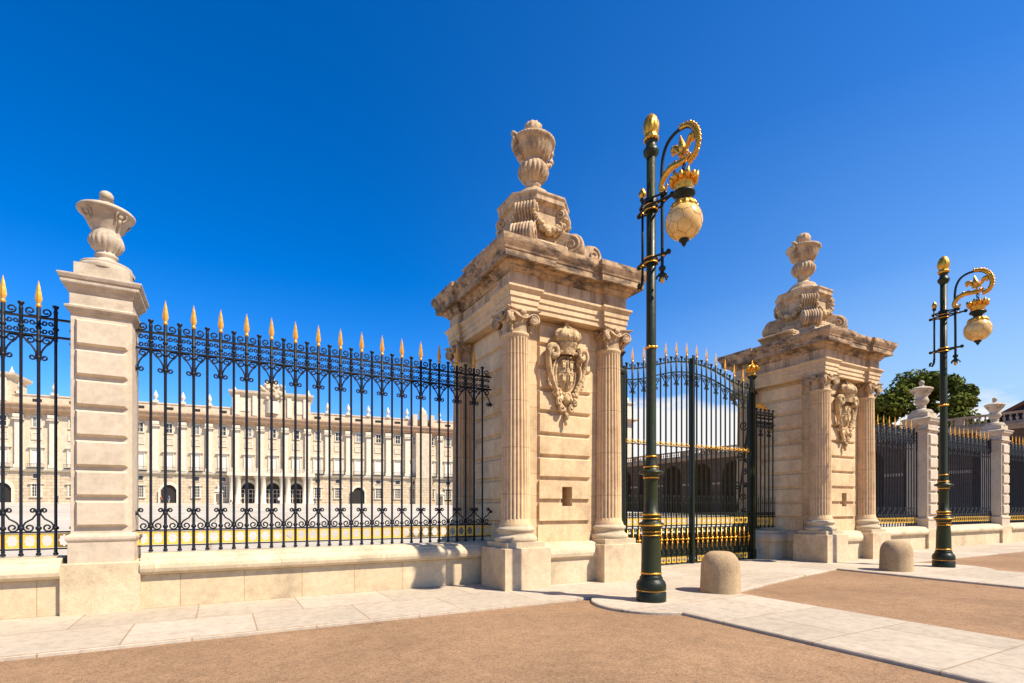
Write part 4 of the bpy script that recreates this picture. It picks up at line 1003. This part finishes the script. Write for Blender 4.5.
# right end pavilion steps forward
pbox(43.2, 48.0, -1.5, .1, 1.0, 9.4, 'pavilion_storey', M['palace_r']); pbox(43.4, 47.8, -1.4, .1, 9.5, 22.0, 'pavilion_wall', M['palace'])
b = MB(); b.box(44.6, 46.6, -1.2, .4, 24, 27.6); b.lathe([(1.0, 27.6), (1.1, 28.4), (.5, 28.9), (0, 29.6)], 10, mat=Matrix.Translation((45.6, .4, 0))); b.box(42.6, 43.8, -1.2, .4, 24, 27.2); b.box(47.4, 48.6, -1.2, .4, 24, 27.2); b.build('corner_attic', M['palace'], pal)

# ------------------------------------------------------------------ arcade building along the east side (x = 57)
AX = 57.; arc_t = thing('arcade_building', 'long low arcaded building behind the gate and right fence, in shade', 'arcade building', (AX, 11.2, 0))
NB = 24; BP = 5.2; LN = NB*BP; rA = 1.75; spz = 5.75
b = MB()
for k in range(NB):
    y0 = k*BP; c = y0+BP/2; vs = []; top = []
    ar = [(c-rA, -.5), (c-rA, spz)]+[(c-rA*math.cos(u), spz+rA*math.sin(u)) for u in [PI*i/12 for i in range(1, 12)]]+[(c+rA, spz), (c+rA, -.5)]
    n = len(ar)
    for x in (0, .9):
        up = [(y0, -.5), (y0, spz)]+[(y0+(BP)*i/12, 8.0) for i in range(1, 12)]+[(y0+BP, spz), (y0+BP, -.5)]
        up[2] = (y0, 8.0); up[-3] = (y0+BP, 8.0)
        vs += [(x, p, z) for p, z in ar]+[(x, p, z) for p, z in up]
    fs = []
    for i in range(n-1):
        fs += [(i, i+1, n+i+1, n+i), (2*n+i, 3*n+i, 3*n+i+1, 2*n+i+1), (i, 2*n+i, 2*n+i+1, i+1)]
    b.add(vs, fs)
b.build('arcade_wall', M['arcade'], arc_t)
b = MB(); b.box(-.12, 0.01, 0, LN, 4.55, 4.8)
b2 = MB()
for k in range(NB):
    y0 = k*BP; b2.box(-.14, .02, y0-.0, y0+(BP/2-rA), 4.55, 4.82); b2.box(-.14, .02, y0+BP/2+rA, y0+BP, 4.55, 4.82)
b2.build('impost_band', M['arcade_l'], arc_t)
b = MB(); b.box(-.3, .9, 0, LN, 8.0, 8.25); b.box(-.5, .9, 0, LN, 8.25, 8.45); b.box(-.35, .9, 0, LN, 8.45, 8.62); b.build('cornice', M['arcade_l'], arc_t)
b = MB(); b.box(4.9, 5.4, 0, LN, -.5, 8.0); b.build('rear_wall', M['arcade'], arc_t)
b = MB(); b.box(.9, 12, 0, LN, 8.02, 8.3); b.build('terrace_roof', M['tile'], arc_t)
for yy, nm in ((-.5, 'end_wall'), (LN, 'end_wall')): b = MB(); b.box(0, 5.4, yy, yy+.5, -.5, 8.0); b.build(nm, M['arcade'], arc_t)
def balus_mb():
    b = MB(); b.box(-.14, .14, 0, BP, 9.28, 9.45); b.box(-.12, .12, 0, BP, 8.62, 8.72); b.box(-.18, .18, -.3, .3, 8.62, 9.46)
    for i in range(11):
        y = .55+i*(BP-1.1)/10
        b.lathe([(.07, 8.72), (.05, 8.78), (.11, 8.92), (.10, 9.0), (.045, 9.12), (.07, 9.22), (.07, 9.28)], 8, mat=Matrix.Translation((0, y, 0)))
    return b
for k in range(NB): place('balustrade', balus_mb, M['arcade_l'], arc_t, (-.05, k*BP, 0))
# slim cream belfry beyond the arcade, seen past the right column of the near pier
tw = thing('cream_turret', 'slender cream turret with a projecting ledge, far behind the left gate leaf', 'turret', (62.6, 72.5, 0))
b = MB(); b.plan(rect(1.1, 1.1), [(0, 0), (0, 16.4), (.3, 16.6), (.9, 16.9), (.9, 17.2), (0, 17.4), (0, 19.5), (.3, 19.8), (.3, 20.1)]); b.build('shaft', M['palace_w'], tw)
b = MB(); b.lathe([(1.1, 20.1), (1.0, 20.8), (.5, 21.4), (.2, 21.7), (.1, 22.4), (0, 22.5)], 16); b.build('cap', M['palace_w'], tw)
# building with dark roof, far right
hs_ = thing('dark_roofed_building', 'building with dark slate roof showing above the balustrade at the right edge', 'building', (76, 0, 0))
b = MB(); b.box(0, 14, -4, 26.5, -.3, 10.6); b.build('wall', M['arcade'], hs_)
b = MB()
vs = [(-.5, -5, 10.5), (14.5, -5, 10.5), (14.5, 27.2, 10.5), (-.5, 27.2, 10.5), (7, 3, 17.2), (7, 15, 17.2)]
vs = [(-.5, -5, 10.6), (14.5, -5, 10.6), (14.5, 27.2, 10.6), (-.5, 27.2, 10.6), (1.5, 6, 18), (12, 6, 18), (12, 14, 18), (1.5, 14, 18)]
b.add(vs, [(0, 1, 5, 4), (1, 2, 6, 5), (2, 3, 7, 6), (3, 0, 4, 7), (4, 5, 6, 7), (3, 2, 1, 0)]); b.build('roof', M['slate'], hs_)
b = MB(); b.box(-.9, -.45, -5.4, 27.5, 10.3, 10.62)
for (p, q) in (((-.5, 27.2, 10.62), (1.5, 14, 18.05)), ((-.5, -5, 10.62), (1.5, 6, 18.05))): b.tube([p, q], .22, 6)
b.tube([(1.5, 14, 18.05), (1.5, 6, 18.05)], .22, 6); b.build('roof_ridge', M['tile'], hs_)

# ------------------------------------------------------------------ trees
def tree(x, y, zc, rx, rz, n, label, seed, leaf=.34):
    t = thing('broadleaf_tree', label, 'tree', (x, y, 0), 0, 'trees beyond the arcade'); rr = random.Random(seed)
    b = MB(); b.tube([(0, 0, 0), (.1, 0, zc*.35), (0, .1, zc*.8), (.1, 0, zc+rz*.4)], [.42, .34, .25, .08], 9)
    for i in range(9):
        a = rr.uniform(0, 6.28); z0 = zc*rr.uniform(.55, .95); l = rx*rr.uniform(.5, .85)
        b.tube([(0, 0, z0), (l*.5*math.cos(a), l*.5*math.sin(a), z0+l*.35), (l*math.cos(a), l*math.sin(a), z0+l*.6)], [.16, .10, .03], 6)
    b.build('trunk', M['bark'], t)
    blobs = []
    for i in range(44):
        a = rr.uniform(0, 6.28); u = rr.uniform(-.85, 1); q = math.sqrt(max(0, 1-u*u))*rr.uniform(.55, .98)
        blobs.append((Vector((rx*q*math.cos(a), rx*q*math.sin(a), zc+rz*u*.85)), rr.uniform(.18, .34)*rx))
    vs = []; fs = []
    for i in range(n):
        c, br_ = blobs[rr.randrange(len(blobs))]
        d = Vector((rr.gauss(0, 1), rr.gauss(0, 1), rr.gauss(0, 1))).normalized()
        p = c+Vector((d.x, d.y, d.z*.7))*br_*(rr.random()**.4)
        nn = (d+Vector((rr.gauss(0, .6), rr.gauss(0, .6), rr.gauss(0, .6)+.5))).normalized()
        e1 = nn.orthogonal().normalized(); e2 = nn.cross(e1); an = rr.uniform(0, 6.28)
        f1 = e1*math.cos(an)+e2*math.sin(an); f2 = nn.cross(f1); s = leaf*rr.uniform(.5, 1.1)
        k = len(vs); vs += [p-f1*s, p+f2*s*.55, p+f1*s, p-f2*s*.55]; fs.append((k, k+1, k+2, k+3))
    me = bpy.data.meshes.new('crown'); me.from_pydata([tuple(v) for v in vs], [], fs); me.materials.append(M['leaf'])
    o = bpy.data.objects.new('crown', me); COL.objects.link(o); o.parent = t
    return t
tree(70.4, 30.9, 10.7, 6.5, 6.2, 32000, 'large dark green tree behind the far post and far lamp post', 5, .30)
tree(72.5, 62, 8.4, 4.2, 3.2, 7000, 'tree top above the arcade behind the middle of the gate', 8)
tree(71, 78, 7.4, 4.0, 3.2, 6000, 'tree top beside the cream turret behind the left gate leaf', 11)
tree(72, 52, 8.2, 3.4, 3.3, 6000, 'tree top above the arcade behind the right gate leaf', 14)

# ------------------------------------------------------------------ sentry boxes and people by the palace
def sentry(x, y, label):
    z = PZ(y); t = thing('sentry_box', label, 'sentry box', (x, y, z), 0, 'sentry boxes by the palace')
    b = MB(); b.box(-.8, -.45, -.7, .7, 0, 2.6); b.box(.45, .8, -.7, .7, 0, 2.6); b.box(-.45, .45, .4, .7, 0, 2.6); b.box(-.45, .45, -.7, .4, 2.2, 2.6); b.build('box_wall', M['palace_w'], t)
    b = MB(); b.extr([(-1, 2.6), (1, 2.6), (.75, 2.95), (0, 3.35), (-.75, 2.95)], -.9, .9); b.ball((0, 0, 3.5), .25, 8); b.build('roof', M['palace_w'], t)
    return z
zz = sentry(-.3, 124.5, 'pale sentry box with pointed roof left of the palace portico')
zz = sentry(47.5, 122.5, 'pale sentry box near the right end of the palace front')
def cloth(name, c):
    return metal(name, c, .85, bump=0, var=.1)
M['skin'] = cloth('skin', (.45, .27, .18)); M['hair'] = cloth('hair', (.04, .025, .018))
def person(x, y, rz, shirt, trousers, stride, label):
    z = PZ(y)
    J = {'pel': (0, 0, .95, .14), 'ch': (0, .01, 1.32, .17), 'nk': (0, 0, 1.50, .06), 'hd': (0, -.01, 1.66, .105), 'hd2': (0, -.01, 1.72, .09)}
    for s, n in ((-1, 'l'), (1, 'r')):
        J['hip'+n] = (s*.09, 0, .90, .095); J['kn'+n] = (s*.10, -s*stride*.5-.02, .50, .065); J['an'+n] = (s*.10, -s*stride, .09, .042); J['to'+n] = (s*.11, -s*stride-.16, .04, .04)
        J['sh'+n] = (s*.19, 0, 1.42, .062); J['el'+n] = (s*.24, s*stride*.3+.02, 1.14, .045); J['wr'+n] = (s*.25, s*stride*.5-.06, .90, .032); J['ha'+n] = (s*.25, s*stride*.5-.10, .82, .035)
    ks = list(J); E_ = [('pel', 'ch'), ('ch', 'nk'), ('nk', 'hd'), ('hd', 'hd2')]
    for n in 'lr': E_ += [('pel', 'hip'+n), ('hip'+n, 'kn'+n), ('kn'+n, 'an'+n), ('an'+n, 'to'+n), ('ch', 'sh'+n), ('sh'+n, 'el'+n), ('el'+n, 'wr'+n), ('wr'+n, 'ha'+n)]
    me = bpy.data.meshes.new('person'); me.from_pydata([J[k][:3] for k in ks], [(ks.index(a), ks.index(c)) for a, c in E_], [])
    o = bpy.data.objects.new('person', me); COL.objects.link(o)
    m1 = o.modifiers.new('skin', 'SKIN'); m2 = o.modifiers.new('sub', 'SUBSURF'); m2.levels = 1
    for i, k in enumerate(ks): me.skin_vertices[0].data[i].radius = (J[k][3], J[k][3]); me.skin_vertices[0].data[i].use_root = (i == 0)
    dg = bpy.context.evaluated_depsgraph_get(); m = bpy.data.meshes.new_from_object(o.evaluated_get(dg)); o.modifiers.clear(); o.data = m; m.name = 'person'
    for mt in (M['skin'], shirt, trousers, M['hair']): m.materials.append(mt)
    for p in m.polygons:
        c = p.center; k = 0
        if c.z < .07: k = 3
        elif c.z < .96 and abs(c.x) < .2: k = 2
        elif c.z < 1.50 and (abs(c.x) < .2 or c.z > 1.18): k = 1
        elif c.z > 1.70 or (c.z > 1.58 and c.y > .03): k = 3
        p.material_index = k; p.use_smooth = True
    o.location = (x, y, z); o.rotation_euler = (0, 0, rz); tag(o, label, 'person', 'people walking by the palace')
WH = cloth('white_shirt', (.8, .8, .8)); RD = cloth('red_shirt', (.45, .08, .06)); BL = cloth('blue_shirt', (.08, .12, .3)); DK = cloth('dark_trousers', (.05, .05, .07)); BE = cloth('beige_trousers', (.4, .33, .22))
def at(u, dist):
    f = Vector((math.cos(TH), math.sin(TH))); r = Vector((math.sin(TH), -math.cos(TH))); p = (f+r*((u-512)/528.))*dist; return p.x, p.y
for (u, d, rz, a, c, st, l) in ((57, 100, .4, DK, DK, .3, 'person in dark clothes walking at the left, just left of the nearest post'),
    (161, 112, 2.0, RD, DK, .25, 'person in red shirt by the dark palace doorway, left of the post gap'),
    (169, 113, -1.0, BL, BE, .2, 'person in blue shirt beside the dark palace doorway'),
    (231, 108, 1.2, WH, DK, .28, 'person in white shirt walking right of the left sentry box'),
    (241, 112, -1.5, WH, BE, .22, 'person in white shirt and beige trousers before the portico'),
    (279, 112, .2, WH, DK, .2, 'person in white shirt at the right portico arch'),
    (315, 110, 1.6, BL, DK, .25, 'person in blue shirt right of the portico')):
    x, y = at(u, d); person(x, y, rz, a, c, st, l)
